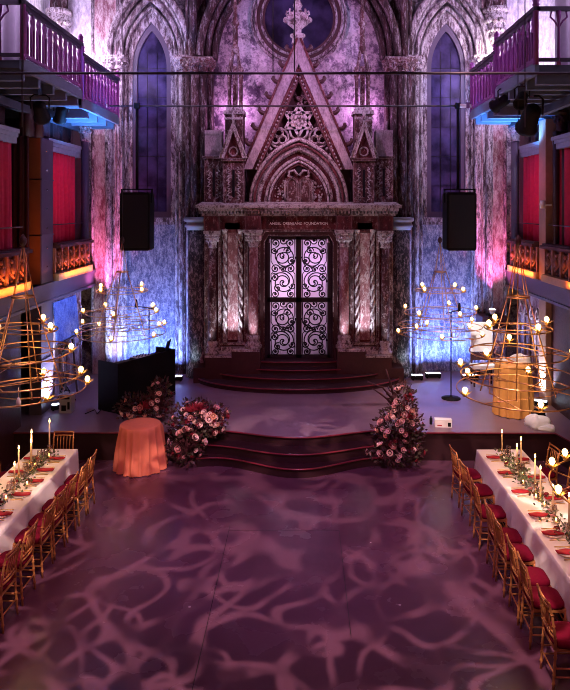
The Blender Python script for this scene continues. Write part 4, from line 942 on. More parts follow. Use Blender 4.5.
# LED bars on the stage floor
def led(label, x, y, w, rz=0):
    t = thing('led_bar', label, 'light', (x, y, ST), rz, local=True)
    MB().box(-w/2, -.06, .02, w/2, .06, .12).build('housing', 'black', t, True)
    MB(Matrix.Translation((0, 0, .12)) @ Matrix.Rotation(-.0, 4, 'X')).box(-w/2+.02, -.05, 0, w/2-.02, .05, .012).build('lens', 'led', t, True)
    MB().box(-w/2+.02, -.07, 0, -w/2+.06, .07, .05).box(w/2-.06, -.07, 0, w/2-.02, .07, .05).build('foot', 'black', t, True)
led('lit floor light between the black booth and the portal steps', PX(177, 17.2), 17.2, .28)
led('first lit bar beside the portal steps, before the blue niche', PX(417, 17.3), 17.3, .30)
led('longer blue-white lit bar at the foot of the blue niche, left of the slim stand', PX(433, 17.5), 17.5, .40)
led('lit bar under the bright white cloth, at the foot of the blue niche', PX(470, 17.3), 17.3, .42)
led('lit floor bar at the foot of the riveted grey post', -5.35, 14.75, .36, .5)
led('lit floor bar at the foot of the tan pier behind the gold-draped stand', 5.28, 15.0, .36, -.5)
t = thing('uplight', 'small white uplight shining up the pink pilaster beside the carved parapet', 'light', (PX(493, 17.35), 17.4, 2.2))
x = PX(493, 17.35); MB().box(x-.14, 17.3, 2.2, x+.14, 17.55, 2.24).build('bracket', 'black', t); MB().lathe([(.05, 2.24), (.10, 2.36), (.08, 2.37)], (x, 17.42, 0), 12).build('housing', 'white_cloth', t); MB().lathe([(.078, 2.365), (.078, 2.375)], (x, 17.42, 0), 12).build('lens', 'led', t)
struct(MB().box(PX(493,17.35)-.3, 17.25, 1.9, PX(493,17.35)+.35, 17.98, 2.2), 'trim_5', 'dark_red')

# draped round tables
def draped_table(name, label, x, y, z0, h, r, rb, m, leg_m='black', folds=13, sd=1, amp=.07):
    rnd = random.Random(sd)
    t = thing(name, label, 'table', (x, y, z0))
    MB().lathe([(r-.01, z0+h-.035), (r-.01, z0+h-.012)], (x, y, 0), 32).build('tabletop', 'dark_red', t)
    MB().tube([(x, y, z0+.03), (x, y, z0+h-.03)], .035, 10).build('pedestal', leg_m, t)
    MB().lathe([(.22, z0), (.22, z0+.02), (.05, z0+.04)], (x, y, 0), 20).build('base', leg_m, t)
    vs, fs = [], []; n = 144; rows = 14; ph = [rnd.uniform(0, 6.28) for _ in range(4)]
    vs.append((x, y, z0+h))
    rad = []
    for k in range(n):
        a = 2*pi*k/n; q_ = folds*a/2 + ph[0] + .8*sin(2*a+ph[1]); rad.append((1 - 2*abs(sin(q_))**.8) * (.7 + .3*sin(3*a+ph[2])))
    ring = [(r*.5, h), (r*.97, h), (r, h-.008)]
    for rr, hh in ring:
        for k in range(n): a = 2*pi*k/n; vs.append((x+rr*cos(a), y+rr*sin(a), z0+hh))
    for j in range(1, rows+1):
        f = j/rows; hh = (h-.008)*(1-f) + .012*f
        for k in range(n):
            a = 2*pi*k/n; q = r + .012 + (rb - r)*f + amp*rad[k]*f**.55 + .012*sin(5*a + 4*f)
            vs.append((x+q*cos(a), y+q*sin(a), z0+hh + (.03*max(0, rad[k])*f)))
    for k in range(n): fs.append((0, 1+k, 1+(k+1) % n))
    R = len(ring) + rows
    for j in range(R-1):
        for k in range(n): a, b = 1+j*n+k, 1+j*n+(k+1) % n; fs.append((a, a+n, b+n, b))
    c = MB().add(vs, fs, True).build(name + '_cloth', m)
    return c
c = draped_table('cocktail_table', 'small round pedestal table hidden under the terracotta cloth beside the flowers', -3.13, 12.92, 0, .85, .385, .48, 'orange_cloth', sd=3, folds=17, amp=.062)
props(c, 'terracotta cloth draped to the floor over the small round table by the flowers', 'tablecloth'); c.name = 'tablecloth'
gx, gy = PX(513, 14.45), 14.45
c = draped_table('cocktail_table', 'tall round stand hidden under gold satin cloth on the stage', gx, gy, ST, 1.10, .36, .41, 'gold_cloth', sd=8, folds=14, amp=.058)
props(c, 'gold satin cloth draped over the tall round stand on the stage', 'tablecloth'); c.name = 'tablecloth'
# things lying on the gold-draped stand
def heap(name, label, cat, x, y, z, sx, sy, sz, m, sd, rz=0.0):
    rnd = random.Random(sd); vs, fs = [], []; n, k = 20, 10
    for j in range(k+1):
        for i in range(n):
            a = 2*pi*i/n; f = j/k; cr = (abs(cos(a))**.5*(1 if cos(a) > 0 else -1), abs(sin(a))**.5*(1 if sin(a) > 0 else -1))
            q = (1 - f**3*.75) * (1 + rnd.uniform(-.06, .06))
            if j == k: q = .02
            vs.append((sx*cr[0]*q, sy*cr[1]*q, sz*(sin(f*pi/2)**.8)*(1 + .12*sin(3*a+sd) + rnd.uniform(-.03, .03)) if j else 0))
    for j in range(k):
        for i in range(n): a, b = j*n+i, j*n+(i+1) % n; fs.append((a, b, b+n, a+n))
    fs.append(tuple(range(n))[::-1])
    o = MB(Matrix.Rotation(rz, 4, 'Z')).add(vs, fs, True).build(name, m); o.location = (x, y, z); return props(o, label, cat)
heap('cushion', 'white cushion lying on the gold-draped stand', 'cushion', gx+.17, gy+.05, ST+1.103, .19, .18, .15, 'white_cloth', 4, .2)
heap('folded_napkin', 'small white bundle at the booth-facing edge of the gold-draped stand', 'cloth', gx-.24, gy-.02, ST+1.103, .10, .12, .08, 'white_cloth', 7, .3)
heap('cloth_heap', 'crumpled white cloth heaped on the stage edge below the gold-draped stand', 'cloth', PX(538, 13.6), 13.62, ST, .22, .22, .20, 'white_cloth', 9, .3)
heap('cloth_heap', 'flatter crumpled white cloth at the very stage edge, beside the larger heap', 'cloth', PX(548, 13.3), 13.42, ST, .17, .12, .09, 'white_cloth', 12, -.4)
heap('bag', 'dark bag standing behind the crumpled white cloth heap', 'bag', PX(540, 14.0), 14.1, ST, .14, .10, .18, 'black_fabric', 15, .1)
# bright cloth-draped frame behind
x, y = PX(481, 16.9), 16.9
t = thing('draped_chair', 'chair under a bright white cover with a dark shelf below, before the blue niche', 'chair', (x, y, ST))
MB().box(x-.26, y-.03, ST+.82, x+.28, y+.06, ST+1.55).build('cover', 'white_cloth', t)
MB().box(x-.28, y-.32, ST+.44, x+.30, y+.05, ST+.52).build('seat', 'white_cloth', t)
for dx in (-.24, .26):
    MB().box(x+dx-.02, y-.01, ST, x+dx+.02, y+.03, ST+.85).build('leg', 'dark_red', t)
    MB().box(x+dx-.02, y-.30, ST, x+dx+.02, y-.26, ST+.45).build('leg', 'dark_red', t)
MB().box(x-.24, y-.01, ST+.60, x+.26, y+.02, ST+.80).build('back_rail', 'dark_red', t)
spot('cover_spot', (2.6, 13.0, 7.5), (x, y, ST+1.1), 3000, (1.0, .93, .86), 10, .6)
bx, by = PX(443, 13.62), 13.62
t = thing('paper_box', 'small white box with red and black marks near the stage edge by the roses', 'box', (bx, by, ST), -.12, local=True)
MB().box(-.17, -.08, 0, .17, .08, .15).build('carton', 'paper', t, True); MB().box(.09, -.083, .02, .15, -.079, .10).build('printed_mark', 'black', t, True); MB().box(-.12, -.083, .03, -.03, -.079, .05).build('printed_mark', 'napkin', t, True)
props(MB().lathe([(.03, 0), (.03, .12), (.012, .14), (.012, .17)], (PX(431, 13.75), 13.75, ST), 10).build('bottle', 'black'), 'tiny dark bottle beside the small white box at the stage edge', 'bottle')

# ================================================================== FLOWERS
def petals(seed, r=.05):
    rnd = random.Random(seed); m = MB()
    for ring, (n, rr, tilt, sz) in enumerate(((3, .12, .15, .55), (5, .38, .55, .78), (6, .62, .95, .95), (7, .80, 1.25, 1.0))):
        for k in range(n):
            a = 2*pi*k/n + ring*.5 + rnd.uniform(-.15, .15); vs = []
            for v in range(4):
                for u in range(4):
                    s_ = (u/3 - .5)*1.5; q = v/3; out = rr + sin(q*pi*.5)*tilt*.30 - (.06 if v == 3 and ring < 2 else 0)
                    h = q*sz*(1.15 - .55*tilt) - .15*tilt; w_ = (.35 + .5*sin(q*pi*.75))*.9
                    aa = a + s_*w_*(1.0 if ring else 1.6); vs.append((r*out*cos(aa)*1.05, r*out*sin(aa)*1.05, r*(h - abs(s_)*.1*q)))
            m.add(vs, [(j*4+i, j*4+i+1, j*4+i+5, j*4+i+4) for j in range(3) for i in range(3)], True)
    m.ball((0, 0, r*.25), r*.42, 8, 6)
    return m
ROSE = {}
def arrangement(label, blobs, n_rose, seed, big=1.0, branches=(), plume=None):
    """blobs: ellipsoids (centre, radii) that the foliage fills."""
    rnd = random.Random(seed)
    c0 = blobs[0][0]; t = thing('floral_arrangement', label, 'flowers', (c0[0], c0[1], blobs[0][2]))
    off = OFF[t.name]
    for mm, cnt, ls in (('dark_leaf', 420, .085), ('green_leaf', 260, .075)):
        m = MB()
        for c, rd, _z in blobs:
            for _ in range(int(cnt*rd[0]*rd[2]*4.5)):
                d = Vector((rnd.gauss(0,1), rnd.gauss(0,1), rnd.gauss(0,1))).normalized() * rnd.uniform(.55, 1.12)
                p = Vector((c[0]+d.x*rd[0], c[1]+d.y*rd[1], c[2]+d.z*rd[2]))
                if p.z < _z + .02: p.z = _z + .02 + rnd.uniform(0, .06)
                ax = (d + Vector((rnd.uniform(-.8,.8), rnd.uniform(-.8,.8), rnd.uniform(-.5,.9)))).normalized()
                sd = ax.orthogonal().normalized(); sd.rotate(Matrix.Rotation(rnd.uniform(0, 6.28), 3, ax)); nn = ax.cross(sd)
                l = ls*rnd.uniform(.6, 1.5)
                m.add([p, p+ax*l*.5+sd*l*.28+nn*l*.05, p+ax*l, p+ax*l*.5-sd*l*.28+nn*l*.05], [(0,1,2,3)])
        m.build('foliage', mm, t)
    st = MB()
    for c, rd, _z in blobs:
        for _ in range(26):
            d = Vector((rnd.gauss(0,1), rnd.gauss(0,1), rnd.gauss(0,1)*.8+.3)).normalized()
            base = Vector((c[0], c[1], max(_z, c[2]-rd[2]*.6))); tip = Vector((c[0]+d.x*rd[0]*1.15, c[1]+d.y*rd[1]*1.15, max(_z+.03, c[2]+d.z*rd[2]*1.15)))
            st.tube([base, (base+tip)/2 + Vector((0,0,.05)), tip], [.008, .006, .003], 4)
    st.build('stems', 'dark_leaf', t)
    for br_ in branches: MB().tube(br_, [.022, .018, .012][:len(br_)], 6).build('branch', 'dark_red', t)
    if plume:
        for p in plume:
            m = MB()
            for _ in range(90):
                d = Vector((rnd.gauss(0,1), rnd.gauss(0,1), abs(rnd.gauss(0,1))+.2)).normalized()
                m.tube([Vector(p), Vector(p)+d*rnd.uniform(.08, .2)], [.008, .003], 4)
            m.build('plume', 'red_plume', t)
    kinds = ['rose_pink']*8 + ['rose_blush']*3 + ['rose_peach']*1 + ['rose_red']*4
    tot = sum(b[1][0]*b[1][2] for b in blobs)
    for c, rd, _z in blobs:
        for _ in range(round(n_rose*rd[0]*rd[2]/tot)):
            for _try in range(20):
                d = Vector((rnd.gauss(0,1), rnd.gauss(0,1)-.7, rnd.gauss(0,1)+.35)).normalized()
                p = Vector((c[0]+d.x*rd[0]*rnd.uniform(.9, 1.1), c[1]+d.y*rd[1]*1.02, c[2]+d.z*rd[2]*rnd.uniform(.9, 1.08)))
                if p.z > _z + .06: break
            k = rnd.choice(kinds)
            if k not in ROSE:
                o = petals(len(ROSE)).build('rose', k, t, True)
                ROSE[k] = o.data
                for v in o.data.vertices: v.co += off
            else:
                o = bpy.data.objects.new('rose', ROSE[k]); COL.objects.link(o); o.parent = t
            o.location = p - off; q = d.to_track_quat('Z', 'Y'); o.rotation_euler = q.to_euler(); s_ = rnd.uniform(.75, 1.35)*big*(.85 if k == 'rose_red' else 1); o.scale = (s_, s_, s_)
    return t
zf = ST
arrangement('low spray of dark red leaves and pink roses before the black booth', [((-3.35, 13.95, .86), (.50, .30, .28), zf), ((-2.95, 13.9, 1.05), (.22, .22, .40), zf)], 34, 5, .8,
            branches=[[(-2.95, 13.9, .9), (-2.85, 13.9, 1.2), (-2.8, 13.95, 1.5)]], plume=[(-3.25, 13.72, .88)])
arrangement('big arrangement of pale pink roses and dark leaves spilling over stage steps near terracotta table', [((-2.12, 13.22, .76), (.56, .34, .42), .57), ((-2.25, 12.98, .42), (.36, .28, .34), .02), ((-1.85, 13.12, .92), (.40, .26, .24), .57)], 78, 6, .88,
            plume=[(-2.15, 12.98, 1.06), (-2.0, 13.0, 1.08)])
arrangement('tall arrangement of pink and deep red roses on the steps near the small white box', [((1.88, 13.1, .62), (.46, .34, .52), .20), ((1.92, 13.05, 1.12), (.28, .24, .42), .57), ((1.78, 12.92, .30), (.52, .26, .22), .02)], 80, 7, .92,
            branches=[[(1.8, 13.1, 1.2), (1.55, 13.1, 1.5), (1.25, 13.05, 1.62)], [(1.8, 13.1, 1.2), (1.70, 13.1, 1.6), (1.62, 13.1, 1.85)], [(1.85, 13.1, 1.1), (1.5, 13.0, 1.4), (1.35, 13.0, 1.5)]], plume=[(2.02, 12.85, .98)])

# ================================================================== DINING TABLES
TAB = {-1: (-4.75, -3.96, 11.79), 1: (3.05, 3.84, 11.77)}
TNAME = {-1: 'booth-side table', 1: 'table across from booth'}
Y_NEAR = 5.2; TH = .76
def dining_table(s):
    x0, x1, ye = TAB[s]; cx = (x0+x1)/2
    t = thing('banquet_table', 'long banquet table under white linen, the %s' % TNAME[s], 'table', (cx, (ye+Y_NEAR)/2, 0))
    MB().box(x0+.012, Y_NEAR, TH-.035, x1-.012, ye-.012, TH-.008).build('tabletop', 'dark_red', t)
    for y in (ye-.25, ye-2.2, ye-2.7, ye-4.6, ye-5.1, Y_NEAR+.3):
        for x in (x0+.14, x1-.14): MB().tube([(x, y, 0), (x, y, TH-.035)], .02, 8).build('leg', 'black', t)
    # linen: a top and hanging sides in soft waves
    per = []; st = .05
    def run(a, b):
        n = int(max(abs(b[0]-a[0]), abs(b[1]-a[1]))/st)
        for i in range(n): per.append((a[0]+(b[0]-a[0])*i/n, a[1]+(b[1]-a[1])*i/n))
    run((x0, Y_NEAR), (x1, Y_NEAR)); run((x1, Y_NEAR), (x1, ye)); run((x1, ye), (x0, ye)); run((x0, ye), (x0, Y_NEAR))
    n = len(per); cxm, cym = cx, (ye+Y_NEAR)/2; vs, fs = [], []; rows = 7; drop = .46
    rnd = random.Random(5+s); ph = [rnd.uniform(0, 6) for _ in range(3)]
    for j in range(rows+1):
        f = j/rows
        for k, (x, y) in enumerate(per):
            nx = -1 if x <= x0+1e-4 else (1 if x >= x1-1e-4 else 0); ny = -1 if y <= Y_NEAR+1e-4 else (1 if y >= ye-1e-4 else 0)
            L_ = k*st; wv = .016*sin(L_*9 + ph[0] + 1.5*sin(L_*1.3+ph[1])) + .010*sin(L_*21+ph[2])
            o = .004 + .030*f + wv*f**1.2
            vs.append((x+nx*o, y+ny*o, TH + .002 - drop*f))
    for j in range(rows):
        for k in range(n): a, b = j*n+k, j*n+(k+1) % n; fs.append((a, a+n, b+n, b))
    fs.append(tuple(range(n)))
    m = MB().add(vs, fs, True); m.sm[-1] = False
    c = m.build('tablecloth', 'cloth'); props(c, 'white linen cloth with soft hanging folds on the %s' % TNAME[s], 'tablecloth')
for s in (-1, 1): dining_table(s)

# ------------------------------------------------------------------ chairs
def rings(r, z0, z1, n=5):
    p = [(r*.85, z0)]
    for k in range(1, n): z = z0 + (z1-z0)*k/n; p += [(r*.92, z-.014), (r*1.25, z-.006), (r*1.25, z+.006), (r*.92, z+.014)]
    return p + [(r, z1)]
def chair_proto():
    t = thing('chiavari_chair', None, 'chair', (0, -50, 0), local=True)
    def leg(p0, p1, r=.014, n=5):
        a, b = Vector(p0), Vector(p1); q = (b-a).to_track_quat('Z', 'Y').to_matrix().to_4x4(); q.translation = a
        return MB(q).lathe(rings(r, 0, (b-a).length, n), (0,0,0), 10)
    for q in (-1, 1):
        leg((q*.195, .185, 0), (q*.185, .175, .435), .015).build('leg', 'chair_wood', t, True)
        leg((q*.185, -.215, 0), (q*.18, -.185, .45), .015).build('leg', 'chair_wood', t, True)
        m = MB(); pts = [(q*.18, -.185, .43), (q*.18, -.195, .60), (q*.178, -.222, .78), (q*.176, -.255, .925)]
        m.tube(pts, [.015, .014, .0135, .011], 10)
        for z, y in ((.55, -.192), (.68, -.207), (.80, -.227)): m.lathe([(.018, -.006), (.018, .006)], (q*.179, y, z), 10)
        m.build('back_post', 'chair_wood', t, True)
        for z in (.16, .25): MB().tube([(q*.192, .18, z), (q*.184, -.205, z)], .009, 8).build('stretcher', 'chair_wood', t, True)
    for y, z in ((.182, .20), (-.205, .20), (.182, .30)): MB().tube([(-.19, y, z), (.19, y, z)], .009, 8).build('stretcher', 'chair_wood', t, True)
    MB().slab([(-.20, .165), (-.175, .195), (.175, .195), (.20, .165), (.19, -.20), (-.19, -.20)], .425, .455).build('seat_frame', 'chair_wood', t, True)
    for z, y, r in ((.905, -.250, .014), (.845, -.237, .010), (.60, -.195, .011), (.545, -.190, .010)):
        MB().tube([(-.178, y, z), (-.09, y-.012, z), (0, y-.016, z), (.09, y-.012, z), (.178, y, z)], r, 8).build('back_rail', 'chair_wood', t, True)
    for k in range(5):
        x = -.112 + .056*k; m = MB().tube([(x, -.206, .60), (x, -.228, .72), (x, -.250, .845)], .0075, 7)
        m.build('spindle', 'chair_wood', t, True)
    # cushion: rounded pad
    vs, fs = [], []; n = 40; prof = [(.0, .455), (.93, .455), (1.0, .470), (1.0, .492), (.95, .508), (.80, .517), (.45, .522), (0, .524)]
    for r, z in prof:
        for k in range(n):
            a = 2*pi*k/n; cx_, cy_ = cos(a), sin(a); p = 2.0/4.6
            x = (abs(cx_)**p)*(1 if cx_ > 0 else -1)*.205; y = (abs(cy_)**p)*(1 if cy_ > 0 else -1)*.20
            if y > 0: x *= 1 - .10*(y/.2)**2
            vs.append((x*r, y*r, z))
    for j in range(len(prof)-1):
        for k in range(n): a, b = j*n+k, j*n+(k+1) % n; fs.append((a, b, b+n, a+n))
    MB().add(vs, fs, True).build('seat_cushion', 'cushion', t, True)
    return t
proto = chair_proto(); used = [False]
def chair(x, y, rz, label, group=None):
    if not used[0]:
        used[0] = True; proto.location = (x, y, 0); proto.rotation_euler = (0, 0, rz); proto['label'] = label; c = proto
    else: c = copy_tree(proto, (x, y, 0), rz, label)
    c['group'] = group or 'gold bamboo chairs around the dining tables'
    return c
rc = [11.40, 10.75, 9.98, 9.25, 8.80, 8.22, 7.78, 7.10]
jr = random.Random(4)
for i, y in enumerate(rc):
    rot = -pi/2 + (.10 if i < 2 else jr.uniform(-.05, .05)); 
    chair(2.795 + (.02 if i == 1 else 0) , y, rot, '%sgold bamboo chair from the stage, aisle side, %s' % (ORD[i] or 'first ', TNAME[1]))
lc = [11.15, 10.72, 10.2, 9.72, 9.25, 8.62, 8.08]
for i, y in enumerate(lc):
    chair(-3.735, y, pi/2 + jr.uniform(-.05, .05), '%sgold bamboo chair from the stage, aisle side, %s' % (ORD[i] or 'first ', TNAME[-1]))
chair(-4.37, 12.02, pi, 'gold bamboo chair at the stage end of the booth-side table')
chair(-4.97, 11.25, -pi/2, 'gold bamboo chair on the wall side of the booth-side table')
chair(4.06, 11.45, pi/2 + .12, 'gold bamboo chair, wall side, at the stage end of table across from booth')
chair(4.06, 10.6, pi/2, 'second gold bamboo chair from the stage, wall side of the table across from booth')

# ------------------------------------------------------------------ table settings
def plate_proto():
    t = thing('dinner_plate', None, 'plate', (0, -50, 0), local=True)
    MB().lathe([(.06, 0), (.075, .004), (.125, .016), (.123, .019), (.075, .008), (.001, .007)], (0,0,0), 28).build('dish', 'plate', t, True)
    MB().tube([(.1245*cos(2*pi*k/28), .1245*sin(2*pi*k/28), .0175) for k in range(28)], .003, 5, closed=True).build('gilt_rim', 'gilt', t, True)
    return t
def napkin_proto():
    m = MB(); L_, w_ = .135, .050; vs = []
    for j in range(5):
        for i in range(9):
            u = i/8 - .5; v = j/4 - .5
            vs.append((2*L_*u, 2*w_*v*(1 + .25*cos(u*5)), .030 + .012*cos(v*pi)*(1 - u*u) + .004*sin(9*u+3*v)))
    vs += [(x, y, .021) for x, y, z in vs]
    fs = [(j*9+i, j*9+i+1, j*9+i+10, j*9+i+9) for j in range(4) for i in range(8)]; fs += [tuple(45+q for q in f[::-1]) for f in fs]
    rim = [i for i in range(9)] + [8+9*j for j in range(1, 5)] + [36+i for i in range(7, -1, -1)] + [9*j for j in range(3, 0, -1)]
    fs += [(rim[i], 45+rim[i], 45+rim[(i+1) % len(rim)], rim[(i+1) % len(rim)]) for i in range(len(rim))]
    return m.add(vs, fs, True).build('napkin', 'napkin')
def cutlery_proto(kind):
    t = thing(kind, None, kind, (0, -50, 0), local=True)
    MB().tube([(0, -.10, .006), (0, 0, .008), (0, .03, .007)], [.006, .004, .0035], 6).build('handle', 'gilt', t, True)
    if kind == 'fork':
        m = MB().box(-.011, .03, .004, .011, .055, .008)
        for x in (-.009, -.003, .003, .009): m.box(x-.0015, .055, .004, x+.0015, .095, .008)
        m.build('tines', 'gilt', t, True)
    else: MB().slab([(-.004, .03), (.009, .03), (.010, .09), (.003, .11), (-.004, .10)], .004, .008).build('blade', 'gilt', t, True)
    return t
def glass_proto(h, name):
    t = thing(name, None, 'glass', (0, -50, 0), local=True)
    MB().lathe([(.033, h*.48), (.040, h*.62), (.038, h*.85), (.033, h), (.0318, h), (.0365, h*.85), (.0385, h*.62), (.031, h*.49)], (0,0,0), 16).build('bowl', 'glass', t, True)
    MB().lathe([(.034, 0), (.033, .004), (.006, .010), (.004, .03), (.004, h*.42), (.030, h*.48)], (0,0,0), 14).build('foot', 'glass', t, True)
    return t
P_ = {'plate': plate_proto(), 'napkin': napkin_proto(), 'fork': cutlery_proto('fork'), 'knife': cutlery_proto('knife'), 'wine': glass_proto(.20, 'wine_glass'), 'water': glass_proto(.155, 'water_goblet')}
P_['napkin']['category'] = 'napkin'
seen = set()
def put(kind, loc, rz, label, group):
    p = P_[kind]
    if kind not in seen: seen.add(kind); o = p; o.location = loc; o.rotation_euler = (0, 0, rz); o['label'] = label
    else: o = copy_tree(p, loc, rz, label)
    o['group'] = group
ZT_ = TH + .004
def setting(s, side, i, y):
    """side -1: aisle side. rz turns the setting's own +y towards the table middle."""
    x0, x1, ye = TAB[s]; aisle = x0 if s > 0 else x1; wall = x1 if s > 0 else x0
    e = aisle if side < 0 else wall; d = 1 if e == x0 else -1
    rz = -pi/2*d; x = e + d*.19; o = ORD[i] or 'first '
    where = '%s from stage, %s side, %s' % (o.strip(), 'aisle' if side < 0 else 'wall', TNAME[s])
    def W(u, v): return (x + d*v, y - d*u, ZT_)
    put('plate', W(0, 0), rz, 'gold-rimmed white plate ' + where, 'dinner plates on the dining tables')
    put('napkin', W(0, 0), rz + pi/2, 'folded red napkin on a plate, ' + where, 'red napkins on the dining tables')
    put('fork', W(-.155, 0), rz, 'gilt fork at the place ' + where, 'gilt forks on the dining tables')
    put('knife', W(.155, 0), rz, 'gilt knife at the place ' + where, 'gilt knives on the dining tables')
    put('wine', W(.12, .17), rz, 'stemmed wine glass at the place ' + where, 'wine glasses on the dining tables')
    put('water', W(.02, .19), rz, 'short-stemmed goblet at the place ' + where, 'goblets on the dining tables')
for i, y in enumerate([11.34, 10.68, 9.98, 9.22, 8.70, 8.22]): setting(1, -1, i, y)
for i, y in enumerate([11.25, 10.5, 9.75]): setting(1, 1, i, y)
for i, y in enumerate([11.30, 10.80, 10.36, 9.88, 9.25]): setting(-1, -1, i, y)
for i, y in enumerate([11.30, 10.72]): setting(-1, 1, i, y)

# ------------------------------------------------------------------ candles and greenery
def taper(x, y, h, label):
    t = thing('taper_candle', label, 'candle', (x, y, ZT_), group='tall candles on the dining tables')
    MB().lathe([(.045, ZT_), (.045, ZT_+.008), (.012, ZT_+.02), (.010, ZT_+.06), (.018, ZT_+.08), (.016, ZT_+.11)], (x, y, 0), 14).build('holder', 'gilt', t)
    c = MB().lathe([(.0135, ZT_+.09), (.012, ZT_+h-.04), (.008, ZT_+h-.035)], (x, y, 0), 10).build('wax', 'wax', t)
    MB().lathe([(.002, -.025), (.013, -.008), (.011, .008), (.002, .04)], (x, y, ZT_+h), 8).build('flame', 'flame', t)
    point('candle_light', (x, y, ZT_+h+.05), 4.0, (1.0, .58, .24), .03)
def votive(x, y, label):
    t = thing('votive_candle', label, 'candle', (x, y, ZT_), group='votive candles on the dining tables')
    MB().lathe([(.028, ZT_), (.036, ZT_+.02), (.038, ZT_+.075), (.034, ZT_+.075), (.032, ZT_+.02), (.01, ZT_+.008)], (x, y, 0), 16).build('cup', 'glass', t)
    MB().lathe([(.028, ZT_+.008), (.029, ZT_+.035)], (x, y, 0), 12).build('wax', 'wax', t)
    MB().lathe([(.002, .035), (.012, .05), (.010, .062), (.002, .085)], (x, y, ZT_), 8).build('flame', 'flame', t)
def dist(s, k): return (ORD[k] or 'first ').strip()
rt = [(502, 11.5, .40), (517, 10.85, .39), (521, 10.7, .55), (535, 9.95, .55), (540.5, 9.7, .48), (553, 9.22, .40), (569, 8.68, .52)]
for k, (px, y, h) in enumerate(rt): taper(min(max(PX(px, y), 3.3), 3.62), y, h, 'tall lit candle, %s from the stage on the table across from booth' % dist(1, k))
lt = [(49.5, 11.6, .55), (31.5, 10.95, .58), (31.0, 10.85, .46), (18.8, 10.45, .50), (14.5, 10.1, .38)]
for k, (px, y, h) in enumerate(lt): taper(min(max(PX(px, y), -4.58), -4.2), y, h, 'tall lit candle, %s from the stage on the booth-side table' % dist(-1, k))
for k, (px, y) in enumerate([(506, 11.0), (507, 11.35), (522.6, 10.55), (523, 10.25), (536, 9.75), (544.5, 9.5), (556, 9.0)]): votive(min(max(PX(px, y), 3.28), 3.6), y, 'small votive candle, %s from the stage on the table across from booth' % dist(1, k))
for k, (px, y) in enumerate([(49, 11.35), (35, 10.95), (27, 10.2), (6, 9.7)]): votive(min(max(PX(px, y), -4.55), -4.16), y, 'small votive candle, %s from the stage on the booth-side table' % dist(-1, k))
def garland(s, label, seed):
    rnd = random.Random(seed); x0, x1, ye = TAB[s]; cx = (x0+x1)/2
    t = thing('greenery_garland', label, 'garland', (cx, (ye+6)/2, ZT_))
    for mm, cnt in (('leaf', 900), ('green_leaf', 350)):
        m = MB()
        for _ in range(cnt):
            y = rnd.uniform(6.0, ye-.25); den = .5 + .5*sin(y*2.4 + s)
            if rnd.random() > .35 + .65*den: continue
            p = Vector((cx + rnd.gauss(0, .075), y, ZT_ + abs(rnd.gauss(.02, .035 + .02*den))))
            ax = Vector((rnd.uniform(-1,1), rnd.uniform(-1,1), rnd.uniform(-.1,.7))).normalized(); sd = ax.orthogonal(); sd.rotate(Matrix.Rotation(rnd.uniform(0,6.28), 3, ax)); l = rnd.uniform(.035, .075)
            m.add([p, p+ax*l*.5+sd*l*.3, p+ax*l, p+ax*l*.5-sd*l*.3], [(0,1,2,3)])
        m.build('foliage', mm, t)
    MB().tube([(cx + .04*sin(y*3), y, ZT_+.012) for y in [6 + (ye-.3-6)*k/60 for k in range(61)]], .006, 5).build('stem', 'dark_leaf', t)
    for _ in range(16):
        y = rnd.uniform(7.5, ye-.4); k = rnd.choice(['rose_blush', 'rose_red', 'rose_pink'])
        o = bpy.data.objects.new('rose', ROSE[k]); COL.objects.link(o); o.parent = t; o.location = (rnd.gauss(0, .07), y - (ye+6)/2, .055); o.rotation_euler = (rnd.uniform(-.5,.5), rnd.uniform(-.5,.5), 0); o.scale = (.7,.7,.7)
garland(1, 'leafy garland with a few roses along the middle of the table across from booth', 21)
garland(-1, 'leafy garland with a few roses along the middle of the booth-side table', 22)

